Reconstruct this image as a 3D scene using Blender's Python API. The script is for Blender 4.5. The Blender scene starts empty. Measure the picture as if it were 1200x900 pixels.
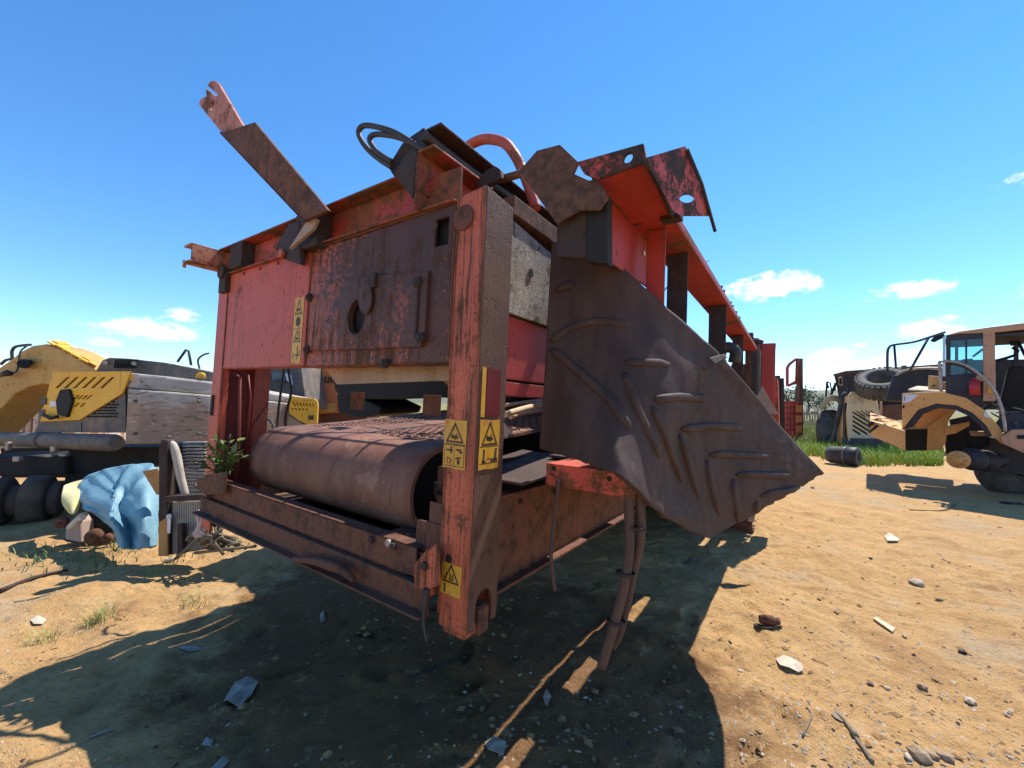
import bpy, math, random
import numpy as np
from mathutils import Vector, Matrix
from mathutils.geometry import tessellate_polygon
random.seed(7); RNG = np.random.default_rng(7)
SC = bpy.context.scene
COL = SC.collection
R = math.radians

# ------------------------------------------------------------------ camera
EYE = np.array([0.0, 0.0, 1.6]); FOC = 487.0
def cam_axes(roll, pitch):
    fw = np.array([0, math.cos(pitch), math.sin(pitch)]); rt = np.array([1.0, 0, 0]); up = np.cross(rt, fw)
    return np.stack([math.cos(roll)*rt + math.sin(roll)*up, -math.sin(roll)*rt + math.cos(roll)*up, fw], 1)
RC = cam_axes(R(1.0), math.atan(24/487.0))
cam = bpy.data.cameras.new('camera'); cam_o = bpy.data.objects.new('camera', cam); COL.objects.link(cam_o)
m4 = Matrix.Identity(4)
for i in range(3):
    m4[i][0] = RC[i, 0]; m4[i][1] = RC[i, 1]; m4[i][2] = -RC[i, 2]; m4[i][3] = EYE[i]
cam_o.matrix_world = m4
cam.sensor_width = 36.0; cam.lens = 36.0*FOC/1200.0
cam.clip_start = 0.05; cam.clip_end = 12000
SC.camera = cam_o

# ------------------------------------------------------------------ sky and sun
SUN_AZ, SUN_EL = R(46.5), R(58)
sun_dir = Vector((math.sin(SUN_AZ)*math.cos(SUN_EL), math.cos(SUN_AZ)*math.cos(SUN_EL), math.sin(SUN_EL)))
sl = bpy.data.lights.new('sun', 'SUN'); sl.energy = 4.8; sl.angle = R(0.55); sl.color = (1.0, 0.95, 0.87)
so = bpy.data.objects.new('sun', sl); COL.objects.link(so)
so.rotation_euler = sun_dir.to_track_quat('Z', 'Y').to_euler(); so.location = (20, 20, 40)
SC.view_settings.view_transform = 'Standard'; SC.view_settings.look = 'None'
SC.view_settings.exposure = 0.68; SC.view_settings.gamma = 1.0

def pix_dir(px, py):
    return RC @ np.array([(px-600.0)/FOC, -(py-450.0)/FOC, 1.0])

def make_world():
    w = bpy.data.worlds.new('World'); SC.world = w; w.use_nodes = True
    nt = w.node_tree; N = nt.nodes; L = nt.links
    bg = N['Background']; bg.inputs['Strength'].default_value = 0.14
    sky = N.new('ShaderNodeTexSky'); sky.sky_type = 'NISHITA'; sky.sun_disc = False
    sky.sun_elevation = SUN_EL; sky.sun_rotation = SUN_AZ
    sky.air_density = 0.9; sky.dust_density = 0.0; sky.ozone_density = 2.0; sky.altitude = 1500
    hs = N.new('ShaderNodeHueSaturation'); hs.inputs['Saturation'].default_value = 1.27; hs.inputs['Value'].default_value = 1.26; hs.inputs['Hue'].default_value = .498
    L.new(sky.outputs[0], hs.inputs['Color'])
    tc = N.new('ShaderNodeTexCoord'); sp = N.new('ShaderNodeSeparateXYZ'); L.new(tc.outputs['Generated'], sp.inputs[0])
    def mth(op, a, b=None, c=None):
        n = N.new('ShaderNodeMath'); n.operation = op
        for k, x in enumerate((a, b, c)):
            if x is None: continue
            if isinstance(x, (int, float)): n.inputs[k].default_value = x
            else: L.new(x, n.inputs[k])
        return n.outputs[0]
    az = mth('ARCTAN2', sp.outputs[0], sp.outputs[1]); el = mth('ARCSINE', sp.outputs[2])
    def noise(scale, det, off):
        cb = N.new('ShaderNodeCombineXYZ')
        L.new(az, cb.inputs[0]); L.new(mth('MULTIPLY', el, 1.7), cb.inputs[1]); cb.inputs[2].default_value = off
        n = N.new('ShaderNodeTexNoise'); n.inputs['Scale'].default_value = scale; n.inputs['Detail'].default_value = det
        n.inputs['Roughness'].default_value = 0.62
        L.new(cb.outputs[0], n.inputs['Vector']); return n.outputs['Fac']
    n1 = noise(26, 7, 0.3); n2 = noise(70, 6, 4.1)
    nn = mth('ADD', mth('MULTIPLY', mth('SUBTRACT', n1, 0.5), 3.0), mth('MULTIPLY', mth('SUBTRACT', n2, 0.5), 1.7))
    # small fair weather clouds: centre (through the picture), half width, half height in degrees, density
    clouds = [(905, 335, 5.2, 1.7, 1), (1072, 338, 3.2, 1.0, 1), (175, 386, 5.4, 1.35, .85), (214, 368, 1.7, 1.0, .75),
              (125, 401, 1.9, .6, .5), (1002, 431, 3.6, 1.0, .7), (955, 442, 2.6, .75, .65), (1078, 386, 2.2, 1.0, .75), (1068, 418, 3.2, .9, .65),
              (1108, 387, 1.9, .6, .55), (1262, 190, 3.6, 1.3, .9), (1115, 372, 1.0, .45, .6), (112, 420, 2.0, .5, .6), (975, 415, 2.3, .9, .6),
              (1007, 404, .9, .45, .6), (610, 458, 3.0, 1.2, .6), (772, 400, 2.0, 2.5, .6), (1290, 330, 4, 1.4, .8)]
    tot = None
    for (px, py, hw, hh, dens) in clouds:
        d = pix_dir(px, py); d = d/np.linalg.norm(d)
        a0 = math.atan2(d[0], d[1]); e0 = math.asin(d[2])
        x = mth('DIVIDE', mth('SUBTRACT', az, a0), R(hw)); y = mth('SUBTRACT', el, e0)
        y = mth('DIVIDE', y, R(hh)); yb = mth('MULTIPLY', y, 1.0)
        dd = mth('SQRT', mth('ADD', mth('MULTIPLY', x, x), mth('MULTIPLY', yb, yb)))
        val = mth('SUBTRACT', mth('SUBTRACT', 0.95, dd), mth('MULTIPLY', nn, 0.62))
        mr = N.new('ShaderNodeMapRange'); mr.interpolation_type = 'SMOOTHSTEP'
        mr.inputs['From Min'].default_value = -0.08; mr.inputs['From Max'].default_value = 0.55
        mr.inputs['To Max'].default_value = dens
        L.new(val, mr.inputs['Value'])
        tot = mr.outputs[0] if tot is None else mth('MAXIMUM', tot, mr.outputs[0])
    mx = N.new('ShaderNodeMix'); mx.data_type = 'RGBA'
    L.new(tot, mx.inputs['Factor']); L.new(hs.outputs[0], mx.inputs['A']); mx.inputs['B'].default_value = (5.6, 5.7, 5.9, 1)
    L.new(mx.outputs['Result'], bg.inputs['Color'])
make_world()

# ------------------------------------------------------------------ survey helpers: where a sight line meets a real plane
def unit(a): a = np.asarray(a, float); return a/np.linalg.norm(a)
MV = unit(pix_dir(935, 487)); MU = unit(-pix_dir(-108, 443)); MW = unit(np.cross(MU, MV)); MU = np.cross(MV, MW)
MO = EYE + pix_dir(545, 740)*1.5
MM = np.stack([MU, MV, MW], 1)
def mach(p): return MO + MM @ np.asarray(p, float)          # machine axes (across, along, up) to world
def tomach(p): return MM.T @ (np.asarray(p, float)-MO)
def on(px, py, axis, val):                                  # on the machine plane axis = val
    d = MM.T @ pix_dir(px, py); c = MM.T @ (EYE-MO)
    return c + (val-c[axis])/d[axis]*d
def W(px, py, Y):                                           # at distance Y ahead
    d = pix_dir(px, py); return EYE + d*(Y/d[1])
def G(px, py, z=0.0):                                       # on the ground
    d = pix_dir(px, py); return EYE + d*((z-EYE[2])/d[2])

# ------------------------------------------------------------------ materials
MATS = {}
class NT:
    def __init__(s, name):
        s.m = bpy.data.materials.new(name); s.m.use_nodes = True
        s.t = s.m.node_tree; s.N = s.t.nodes; s.L = s.t.links
        s.b = s.N['Principled BSDF']; s.tc = s.N.new('ShaderNodeTexCoord'); s.co = s.tc.outputs['Object']
        MATS[name] = s.m
    def math(s, op, a, b=None, c=None, clamp=False):
        n = s.N.new('ShaderNodeMath'); n.operation = op; n.use_clamp = clamp
        for k, x in enumerate((a, b, c)):
            if x is None: continue
            if isinstance(x, (int, float)): n.inputs[k].default_value = x
            else: s.L.new(x, n.inputs[k])
        return n.outputs[0]
    def noise(s, scale, det=5, rough=.6, stretch=None, off=(0, 0, 0), dist=0.0):
        mp = s.N.new('ShaderNodeMapping'); s.L.new(s.co, mp.inputs[0]); mp.inputs['Location'].default_value = off
        if stretch: mp.inputs['Scale'].default_value = stretch
        n = s.N.new('ShaderNodeTexNoise'); n.inputs['Scale'].default_value = scale; n.inputs['Detail'].default_value = det
        n.inputs['Roughness'].default_value = rough; n.inputs['Distortion'].default_value = dist
        s.L.new(mp.outputs[0], n.inputs['Vector']); return n.outputs['Fac']
    def vor(s, scale, feature='F1', stretch=None):
        mp = s.N.new('ShaderNodeMapping'); s.L.new(s.co, mp.inputs[0])
        if stretch: mp.inputs['Scale'].default_value = stretch
        n = s.N.new('ShaderNodeTexVoronoi'); n.feature = feature; n.inputs['Scale'].default_value = scale
        s.L.new(mp.outputs[0], n.inputs['Vector']); return n.outputs['Distance']
    def ramp(s, v, lo, hi, a=0.0, b=1.0):
        n = s.N.new('ShaderNodeMapRange'); n.interpolation_type = 'SMOOTHSTEP'
        n.inputs['From Min'].default_value = lo; n.inputs['From Max'].default_value = hi
        n.inputs['To Min'].default_value = a; n.inputs['To Max'].default_value = b
        s.L.new(v, n.inputs['Value']); return n.outputs[0]
    def mix(s, f, a, b):
        n = s.N.new('ShaderNodeMix'); n.data_type = 'RGBA'
        for k, x in (('Factor', f), ('A', a), ('B', b)):
            if isinstance(x, (int, float)): n.inputs[k].default_value = x
            elif isinstance(x, tuple): n.inputs[k].default_value = (*x, 1) if len(x) == 3 else x
            else: s.L.new(x, n.inputs[k])
        return n.outputs['Result']
    def blob(s, c, rad):                                     # soft distance from a fixed spot on the thing
        mp = s.N.new('ShaderNodeMapping'); s.L.new(s.co, mp.inputs[0])
        mp.inputs['Location'].default_value = tuple(-c[i]/rad[i] for i in range(3)); mp.inputs['Scale'].default_value = tuple(1/r for r in rad)
        n = s.N.new('ShaderNodeVectorMath'); n.operation = 'LENGTH'; s.L.new(mp.outputs[0], n.inputs[0]); return n.outputs['Value']
    def out(s, col, rough=.6, bump=None, bs=.3, bd=.01, metal=0.0, spec=.4):
        if isinstance(col, tuple): s.b.inputs['Base Color'].default_value = (*col, 1)
        else: s.L.new(col, s.b.inputs['Base Color'])
        if isinstance(rough, (int, float)): s.b.inputs['Roughness'].default_value = rough
        else: s.L.new(rough, s.b.inputs['Roughness'])
        s.b.inputs['Metallic'].default_value = metal; s.b.inputs['Specular IOR Level'].default_value = spec
        if bump is not None:
            n = s.N.new('ShaderNodeBump'); n.inputs['Strength'].default_value = bs; n.inputs['Distance'].default_value = bd
            s.L.new(bump, n.inputs['Height']); s.L.new(n.outputs[0], s.b.inputs['Normal'])
        return s.m

RUST = (.085, .036, .018); RUST2 = (.21, .07, .026); GRIME = (.062, .026, .016)
def worn(name, c1, c2, wear=.5, scale=3.0, streak=.5, chips=.5, rust=RUST, rust2=RUST2, rough=.55, bs=.35, grime=None, dust=0.0, runs=.5, edge=0.0):
    s = NT(name)
    base = s.mix(s.ramp(s.noise(scale*.7, 4, off=(3, 1, 7)), .3, .7), c1, c2)
    st = s.noise(scale*7, 5, .65, stretch=(1, 1, .06))
    lo = s.noise(scale, 6, .68); hi = s.noise(scale*11, 5, .7, off=(5, 2, 1))
    v = s.math('ADD', s.math('ADD', s.math('MULTIPLY', lo, .55), s.math('MULTIPLY', hi, .25)), s.math('MULTIPLY', st, .35*streak))
    mid = .40 + .175*streak
    th = mid + .17*(.5-wear)*2
    mask = s.ramp(v, th-.015, th+.06)
    chip = s.ramp(s.noise(scale*26, 3, .55, stretch=(1, 1, .55), off=(9, 9, 2)), .66-.06*chips, .70-.06*chips)
    rcol = s.mix(s.ramp(s.noise(scale*5, 5, .7, off=(1, 8, 3)), .35, .65), rust, rust2)
    m2 = s.math('MAXIMUM', mask, s.math('MULTIPLY', chip, .9))
    if edge:                                                 # paint worn off along the edges
        bv = s.N.new('ShaderNodeBevel'); bv.samples = 3; bv.inputs['Radius'].default_value = edge
        ge = s.N.new('ShaderNodeNewGeometry'); dt_ = s.N.new('ShaderNodeVectorMath'); dt_.operation = 'DOT_PRODUCT'
        s.L.new(bv.outputs[0], dt_.inputs[0]); s.L.new(ge.outputs['True Normal'], dt_.inputs[1])
        ew = s.math('ADD', s.math('MULTIPLY', s.math('SUBTRACT', 1.0, dt_.outputs['Value']), 6.0), s.math('MULTIPLY', s.math('SUBTRACT', lo, .5), 3.2))
        m2 = s.math('MAXIMUM', m2, s.math('MULTIPLY', s.ramp(ew, .25, .6), .9))
    col = s.mix(m2, base, rcol)
    col = s.mix(s.ramp(st, .5-.08*(runs-.5), .8-.3*(runs-.5), 0, runs), col, rust)
    if grime:
        for (c, rad, k) in grime:
            d = s.math('ADD', s.blob(c, rad), s.math('ADD', s.math('MULTIPLY', s.math('SUBTRACT', hi, .5), 3.4), s.math('MULTIPLY', s.math('SUBTRACT', lo, .5), 1.6)))
            col = s.mix(s.math('MULTIPLY', s.ramp(d, .75, 1.15, 1, 0), k), col, GRIME)
    if dust: col = s.mix(s.ramp(s.noise(scale*2, 6, .7, off=(4, 4, 4)), .4, .75, 0, dust), col, (.36, .23, .13))
    h = s.math('ADD', s.math('MULTIPLY', m2, -.6), s.math('MULTIPLY', hi, .8))
    s.out(col, s.ramp(m2, 0, 1, rough, .88), h, bs, .006)
    return s.m
def plain(name, c1, c2=None, scale=6.0, rough=.6, bs=.25, bd=.006, metal=0.0, stretch=None, det=6, spec=.4):
    s = NT(name); c2 = c2 or tuple(x*.7 for x in c1)
    n = s.noise(scale, det, .65, stretch=stretch); n2 = s.noise(scale*9, 4, .6, stretch=stretch, off=(2, 5, 1))
    v = s.math('ADD', s.math('MULTIPLY', n, .7), s.math('MULTIPLY', n2, .3))
    return s.out(s.mix(s.ramp(v, .36, .64), c1, c2), rough, v, bs, bd, metal, spec)

M_RED = worn('faded_red_paint', edge=0.02, c1= (.56, .100, .055), c2=(.47, .075, .042), wear=.27, scale=2.6, streak=.5, chips=.35)
M_PANEL = worn('grimy_red_panel_paint', edge=0.018, c1= (.52, .12, .07), c2=(.40, .08, .045), wear=.47, scale=3.6, streak=.9, chips=.9, runs=.85,
               grime=[((.78, -4, 2.27), (.60, 2, .27), .92), ((.50, -4, 1.99), (.26, 2, .27), .9), ((.92, -4, 1.95), (.16, 2, .6), .85), ((.62, -4, 2.05), (.75, 2, .45), .5), ((-.15, -4, 2.36), (.22, 2, .1), .8)])
M_SIDE = worn('chipped_red_post_paint', edge=0.022, c1= (.54, .12, .055), c2=(.40, .08, .04), wear=.45, scale=5.5, streak=1.6, chips=1.1, runs=.95)
M_REDD = worn('deep_red_paint', edge=0.018, c1= (.46, .05, .035), c2=(.38, .04, .03), wear=.3, scale=2.4, streak=.3, chips=.4)
M_REDW = worn('scuffed_red_paint', edge=0.018, c1= (.46, .055, .035), c2=(.36, .04, .028), wear=.62, scale=3.2, streak=.3, chips=.7)
M_PINK = worn('pale_pink_red_paint', (.52, .21, .115), (.46, .14, .075), wear=.5, scale=6, streak=.2, chips=.5)  # paler, pinker red than the other red parts
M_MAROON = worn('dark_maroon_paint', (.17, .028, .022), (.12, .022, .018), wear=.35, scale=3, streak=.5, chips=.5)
M_OCT = worn('rust_swirled_plate', (.38, .06, .04), (.3, .045, .03), wear=.86, scale=5, streak=.2, chips=.5, rust=(.06, .032, .022), rust2=(.14, .065, .04))
M_ENDP = worn('oil_blotched_red', (.52, .08, .05), (.46, .055, .035), wear=.58, scale=5, streak=.0, chips=.4, rust=(.03, .02, .016), rust2=(.06, .035, .025))
M_REDB = worn('bright_worn_red', (.60, .10, .055), (.52, .06, .035), wear=.52, scale=6, streak=.1, chips=.3)
M_RUST = worn('rusty_brown_steel', (.16, .055, .03), (.12, .05, .035), wear=.6, scale=3, streak=.8, chips=.6, rust=(.06, .028, .018), rust2=(.17, .065, .03), rough=.8)
M_DARK = worn('blackened_steel', (.035, .024, .02), (.05, .03, .025), wear=.5, scale=5, streak=.4, chips=.3, rust=(.028, .018, .014), rust2=(.075, .033, .02), rough=.75)
M_GREY = worn('speckled_grey_steel', (.44, .38, .31), (.34, .28, .22), wear=.44, scale=10, streak=.2, chips=2.0, rust=(.05, .04, .035), rust2=(.09, .06, .045), rough=.8, bs=.9)
M_SIDEB = worn('brown_speckled_post_side', (.13, .062, .042), (.095, .045, .03), wear=.42, scale=8, streak=.8, chips=1.4, rust=(.06, .028, .02), rust2=(.13, .055, .03), rough=.7, bs=.6)  # rust brown, made darker to stand in for shade on this side
M_PALE = worn('pale_dusty_board', (.42, .31, .25), (.33, .23, .18), wear=.42, scale=6, streak=.1, chips=.4, rust=(.25, .16, .11), rust2=(.35, .25, .18), rough=.85)
M_BLACK = plain('black_void_steel', (.012, .011, .011), (.02, .016, .014), 5, .8)
M_HOSE = plain('black_hose_rubber', (.03, .026, .025), (.05, .04, .035), 12, .6)
M_HOSEB = plain('dusty_brown_hose', (.11, .065, .05), (.07, .042, .035), 7, .8, stretch=(1, 1, .3))
M_YDECAL = worn('yellow_decal_film', (.66, .36, .035), (.56, .28, .03), wear=.36, scale=9, streak=.2, chips=.4, rust=(.42, .09, .05), rust2=(.45, .2, .05), rough=.45, bs=.1)
M_RDECAL = plain('faded_red_decal', (.17, .018, .02), (.11, .014, .014), 9, .5, .1)
M_PRINT = plain('black_print', (.03, .02, .014), (.10, .06, .02), 20, .6, .05)
M_WPRINT = plain('white_print', (.75, .72, .74), (.6, .58, .62), 20, .6, .05)
M_STEEL = plain('bare_worn_steel', (.45, .4, .36), (.25, .17, .12), 14, .5, metal=.4)

def rubber(name, a, b, dust):
    s = NT(name)
    n = s.noise(2.3, 6, .6); f = s.noise(34, 5, .7); g = s.noise(9, 5, .6, stretch=(1, 1, .3), off=(3, 3, 1))
    col = s.mix(s.ramp(n, .35, .68), a, b)
    col = s.mix(s.ramp(s.math('ADD', s.math('MULTIPLY', g, .7), s.math('MULTIPLY', f, .3)), .42, .68, 0, .75), col, dust)
    sc = s.noise(6, 7, .75, stretch=(1, 1, .12), off=(1, 6, 2), dist=1.5)
    col = s.mix(s.ramp(sc, .60, .66, 0, .55), col, (.03, .02, .017))
    col = s.mix(s.ramp(s.noise(4, 7, .75, off=(7, 7, 1)), .58, .66, 0, .5), col, tuple(min(1, x*1.5) for x in dust))
    return s.out(col, s.ramp(f, .3, .7, .62, .85), s.math('ADD', s.math('ADD', s.math('MULTIPLY', f, .5), g), s.math('MULTIPLY', sc, .6)), .3, .006)
M_BELT = rubber('dusty_conveyor_rubber', (.052, .025, .017), (.037, .019, .0135), (.095, .052, .035))
M_BELT2 = rubber('brown_tail_belt_rubber', (.20, .082, .052), (.13, .055, .037), (.26, .14, .09))

# ------------------------------------------------------------------ mesh builder
class MB:
    def __init__(s): s.v = []; s.f = []; s.sm = []
    def add(s, vs, fs, smooth=False):
        o = len(s.v); s.v += [tuple(float(c) for c in p) for p in vs]
        for f in fs: s.f.append(tuple(i+o for i in f)); s.sm.append(smooth)
        return s
    def box(s, lo, hi):
        x0, y0, z0 = lo; x1, y1, z1 = hi
        return s.add([(x0, y0, z0), (x1, y0, z0), (x1, y1, z0), (x0, y1, z0), (x0, y0, z1), (x1, y0, z1), (x1, y1, z1), (x0, y1, z1)],
                     [(0, 3, 2, 1), (4, 5, 6, 7), (0, 1, 5, 4), (1, 2, 6, 5), (2, 3, 7, 6), (3, 0, 4, 7)])
    def prism(s, poly, off):                                 # closed slab: polygon moved by off
        p = [np.asarray(q, float) for q in poly]; off = np.asarray(off, float); n = len(p)
        nrm = sum((np.cross(p[i]-p[0], p[(i+1) % n]-p[0]) for i in range(n)), np.zeros(3))
        if np.dot(nrm, off) > 0: p = p[::-1]
        tri = tessellate_polygon([[Vector(q) for q in p]])
        vs = p + [q+off for q in p]
        return s.add(vs, [tuple(range(n))] + [tuple(range(2*n-1, n-1, -1))] + [((i+1) % n, i, i+n, (i+1) % n+n) for i in range(n)])
    def holed(s, outer, holes, off):                         # slab with real openings
        loops = [[Vector(q) for q in outer]] + [[Vector(q) for q in h] for h in holes]
        tris = tessellate_polygon(loops)
        flat = [q for lp in loops for q in lp]; n = len(flat); off = Vector(off)
        s.add([tuple(q) for q in flat] + [tuple(q+off) for q in flat],
              [tuple(t) for t in tris] + [tuple(i+n for i in reversed(t)) for t in tris])
        for lp in loops:
            k = len(lp)
            s.add([tuple(q) for q in lp] + [tuple(q+off) for q in lp], [(i, (i+1) % k, (i+1) % k+k, i+k) for i in range(k)])
        return s
    def tube(s, pts, r, n=8, smooth_path=0, closed=False):
        P = [np.asarray(p, float) for p in pts]
        if smooth_path: P = spline(P, smooth_path)
        m = len(P); rs = r if isinstance(r, (list, tuple, np.ndarray)) else [r]*m
        if len(rs) != m: rs = np.interp(np.linspace(0, 1, m), np.linspace(0, 1, len(rs)), rs)
        T = [unit((P[min(i+1, m-1)]-P[max(i-1, 0)]) + 1e-9) for i in range(m)]
        a = np.array([0, 0, 1.0]) if abs(T[0][2]) < .9 else np.array([1.0, 0, 0])
        nx = unit(np.cross(T[0], a)); vs = []
        for i in range(m):
            nx = unit(nx - T[i]*np.dot(nx, T[i])); ny = np.cross(T[i], nx)
            for k in range(n):
                t = 2*math.pi*k/n; vs.append(P[i] + rs[i]*(math.cos(t)*nx + math.sin(t)*ny))
        fs = [(i*n+k, i*n+(k+1) % n, (i+1)*n+(k+1) % n, (i+1)*n+k) for i in range(m-1) for k in range(n)]
        s.add(vs, fs, True)
        o = len(s.v)-m*n
        s.f.append(tuple(o+k for k in range(n-1, -1, -1))); s.sm.append(False)
        s.f.append(tuple(o+(m-1)*n+k for k in range(n))); s.sm.append(False)
        return s
    def cyl(s, p0, p1, r, n=20, r1=None): return s.tube([p0, p1], [r, r if r1 is None else r1], n)
    def lathe(s, c, axis, prof, n=32):                       # prof: (along axis, radius)
        ax = unit(axis); a = np.array([0, 0, 1.0]) if abs(ax[2]) < .9 else np.array([1.0, 0, 0])
        e1 = unit(np.cross(ax, a)); e2 = np.cross(ax, e1); c = np.asarray(c, float)
        vs = [c + ax*h + r*(math.cos(2*math.pi*k/n)*e1 + math.sin(2*math.pi*k/n)*e2) for (h, r) in prof for k in range(n)]
        fs = [(i*n+k, i*n+(k+1) % n, (i+1)*n+(k+1) % n, (i+1)*n+k) for i in range(len(prof)-1) for k in range(n)]
        s.add(vs, fs, True); return s
    def grid(s, P, thick=None, smooth=True):                 # P[i][j] points
        P = np.asarray(P, float); a, b = P.shape[:2]
        vs = list(P.reshape(-1, 3)); fs = [(i*b+j, i*b+j+1, (i+1)*b+j+1, (i+1)*b+j) for i in range(a-1) for j in range(b-1)]
        if thick is None: return s.add(vs, fs, smooth)
        nr = np.cross(np.gradient(P, axis=1), np.gradient(P, axis=0)); nr /= (np.linalg.norm(nr, axis=2, keepdims=True)+1e-9)
        Q = P - nr*thick; o = a*b
        s.add(vs + list(Q.reshape(-1, 3)), fs + [tuple(i+o for i in reversed(f)) for f in fs], smooth)
        o2 = len(s.v)-2*o
        rim = [(0, j) for j in range(b)] + [(i, b-1) for i in range(1, a)] + [(a-1, j) for j in range(b-2, -1, -1)] + [(i, 0) for i in range(a-2, 0, -1)]
        ids = [i*b+j for i, j in rim]
        for k in range(len(ids)):
            p, q = ids[k], ids[(k+1) % len(ids)]; s.f.append((o2+p, o2+p+o, o2+q+o, o2+q)); s.sm.append(False)
        return s
    def build(s, name, mat, parent=None, bevel=0.0, off=None, fix=True):
        if parent is not None: off = np.asarray(parent['off'][:]) if 'off' in parent.keys() else np.asarray(parent.parent['off'][:])
        V = np.asarray(s.v)
        if off is not None: V = V - np.asarray(off)
        me = bpy.data.meshes.new(name); me.from_pydata(V.tolist(), [], s.f); me.update()
        for p, q in zip(me.polygons, s.sm): p.use_smooth = q
        if fix:
            import bmesh
            bm = bmesh.new(); bm.from_mesh(me); bmesh.ops.recalc_face_normals(bm, faces=bm.faces); bm.to_mesh(me); bm.free()
        me.materials.append(mat)
        o = bpy.data.objects.new(name, me); COL.objects.link(o)
        if parent is not None: o.parent = parent
        if bevel:
            md = o.modifiers.new('bevel', 'BEVEL'); md.width = bevel; md.segments = 2; md.limit_method = 'ANGLE'; md.angle_limit = R(40); md.harden_normals = False
        return o
def spline(P, k):                                            # Catmull-Rom
    P = [np.asarray(p, float) for p in P]; out = []
    for i in range(len(P)-1):
        p0, p1, p2, p3 = P[max(i-1, 0)], P[i], P[i+1], P[min(i+2, len(P)-1)]
        for t in np.linspace(0, 1, k, endpoint=False):
            out.append(.5*((2*p1) + (-p0+p2)*t + (2*p0-5*p1+4*p2-p3)*t*t + (-p0+3*p1-3*p2+p3)*t**3))
    out.append(P[-1]); return out
def smooth_grid(rows, a, b):                                 # refine a control net both ways
    rows = [spline(r, b) for r in rows]; cols = list(zip(*rows))
    return np.array([spline(list(c), a) for c in cols]).transpose(1, 0, 2)
def tag(o, label=None, cat=None, group=None, kind=None):
    if label: o['label'] = label
    if cat: o['category'] = cat
    if group: o['group'] = group
    if kind: o['kind'] = kind
    return o
def thing(name, label, cat, loc, group=None):
    o = bpy.data.objects.new(name, None); COL.objects.link(o); o.empty_display_size = .2
    o.location = Vector([float(x) for x in loc]); o['off'] = [float(x) for x in loc]
    return tag(o, label, cat, group)
def single(mb, name, mat, label, cat, loc, group=None, kind=None, bevel=0.0):
    o = mb.build(name, mat, None, bevel, off=loc); o.location = Vector([float(x) for x in loc])
    return tag(o, label, cat, group, kind)
def pw(pts, Y): return [W(x, y, Y) for x, y in pts]
def ell(c, e1, e2, a, b, n=20, ph=0): return [np.asarray(c)+a*math.cos(2*math.pi*k/n+ph)*np.asarray(e1)+b*math.sin(2*math.pi*k/n+ph)*np.asarray(e2) for k in range(n)]

# ------------------------------------------------------------------ ground
VT = {}
def vnoise(x, y, seed):
    if seed not in VT: VT[seed] = np.random.default_rng(seed).random((256, 256))
    T = VT[seed]
    xi = np.floor(x).astype(int); yi = np.floor(y).astype(int); fx = x-xi; fy = y-yi
    fx = fx*fx*(3-2*fx); fy = fy*fy*(3-2*fy)
    g = lambda i, j: T[(xi+i) & 255, (yi+j) & 255]
    return (g(0, 0)*(1-fx)+g(1, 0)*fx)*(1-fy) + (g(0, 1)*(1-fx)+g(1, 1)*fx)*fy
_dr = np.random.default_rng(44)
DENTS = []
for k in range(60):                                          # old footprints in the soft dirt
    a = .4+_dr.random()*1.2; d0 = 1.6+_dr.random()*7; b0 = (-.9+1.8*_dr.random()); DENTS.append((math.sin(b0)*d0, math.cos(b0)*d0, a, .13, .05, .012+.012*_dr.random()))
for k in range(80): DENTS.append((-4+9*_dr.random(), 1+7*_dr.random(), 6.28*_dr.random(), .03+.1*_dr.random(), .03+.06*_dr.random(), .006+.014*_dr.random()))
def ground_z(x, y):
    x = np.asarray(x, float); y = np.asarray(y, float)
    near = np.clip(1.3-np.hypot(x, y)/25, 0, 1)
    z = .05*(vnoise(x*.45, y*.45, 1)-.5) + .035*(vnoise(x*1.7, y*1.7, 2)-.5) + near*.05*(vnoise(x*3.1, y*3.1, 12)-.5) + near*(.024*(vnoise(x*6, y*6, 3)-.5) + .016*(vnoise(x*15, y*15, 4)-.5) + .010*(vnoise(x*34, y*34, 5)-.5))
    lump = vnoise(x*8, y*8, 6)
    rut = np.zeros_like(x)
    for off in (0.0, 1.7): d = (x-2.6-off-.25*np.sin(y*.4))*.8 - (y-4)*.25; rut = rut + .018*np.exp(-(d/.14)**2)*(.7+.3*np.sign(np.sin(y*26+x*8)))
    if x.size > 10:
        for (dx, dy, ang, ln, wd, dep) in DENTS:
            m = (np.abs(x-dx) < .3) & (np.abs(y-dy) < .3)
            xx, yy = x[m]-dx, y[m]-dy; p = (xx*math.cos(ang)+yy*math.sin(ang))/ln; q = (-xx*math.sin(ang)+yy*math.cos(ang))/wd; r2 = p*p+q*q
            z[m] += dep*(-np.exp(-r2*r2*.8)+.55*np.exp(-(np.sqrt(r2)-1.35)**2*7))
    return z - near*rut + near*.05*np.clip(lump-.66, 0, 1)
def axis_pts(dense, step, grow, far):
    p = list(np.arange(0, dense, step)); st = step
    while p[-1] < far: st *= grow; p.append(p[-1]+st)
    return np.array(p)
ax_ = axis_pts(4.5, .024, 1.045, 4000); XS = np.concatenate([-ax_[:0:-1], ax_])
ay_ = axis_pts(4.2, .020, 1.035, 4000); YS = np.concatenate([-axis_pts(.2, .2, 1.5, 300)[:0:-1], ay_])+1.0
gx, gy = np.meshgrid(XS, YS, indexing='ij'); gz = ground_z(gx, gy)
nx_, ny_ = gx.shape
me = bpy.data.meshes.new('ground')
vs = np.stack([gx, gy, gz], -1).reshape(-1, 3).astype(np.float32)
ii = np.arange(nx_*ny_).reshape(nx_, ny_)
fq = np.stack([ii[:-1, :-1], ii[1:, :-1], ii[1:, 1:], ii[:-1, 1:]], -1).reshape(-1, 4).astype(np.int32)
me.vertices.add(len(vs)); me.vertices.foreach_set('co', vs.ravel())
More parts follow.
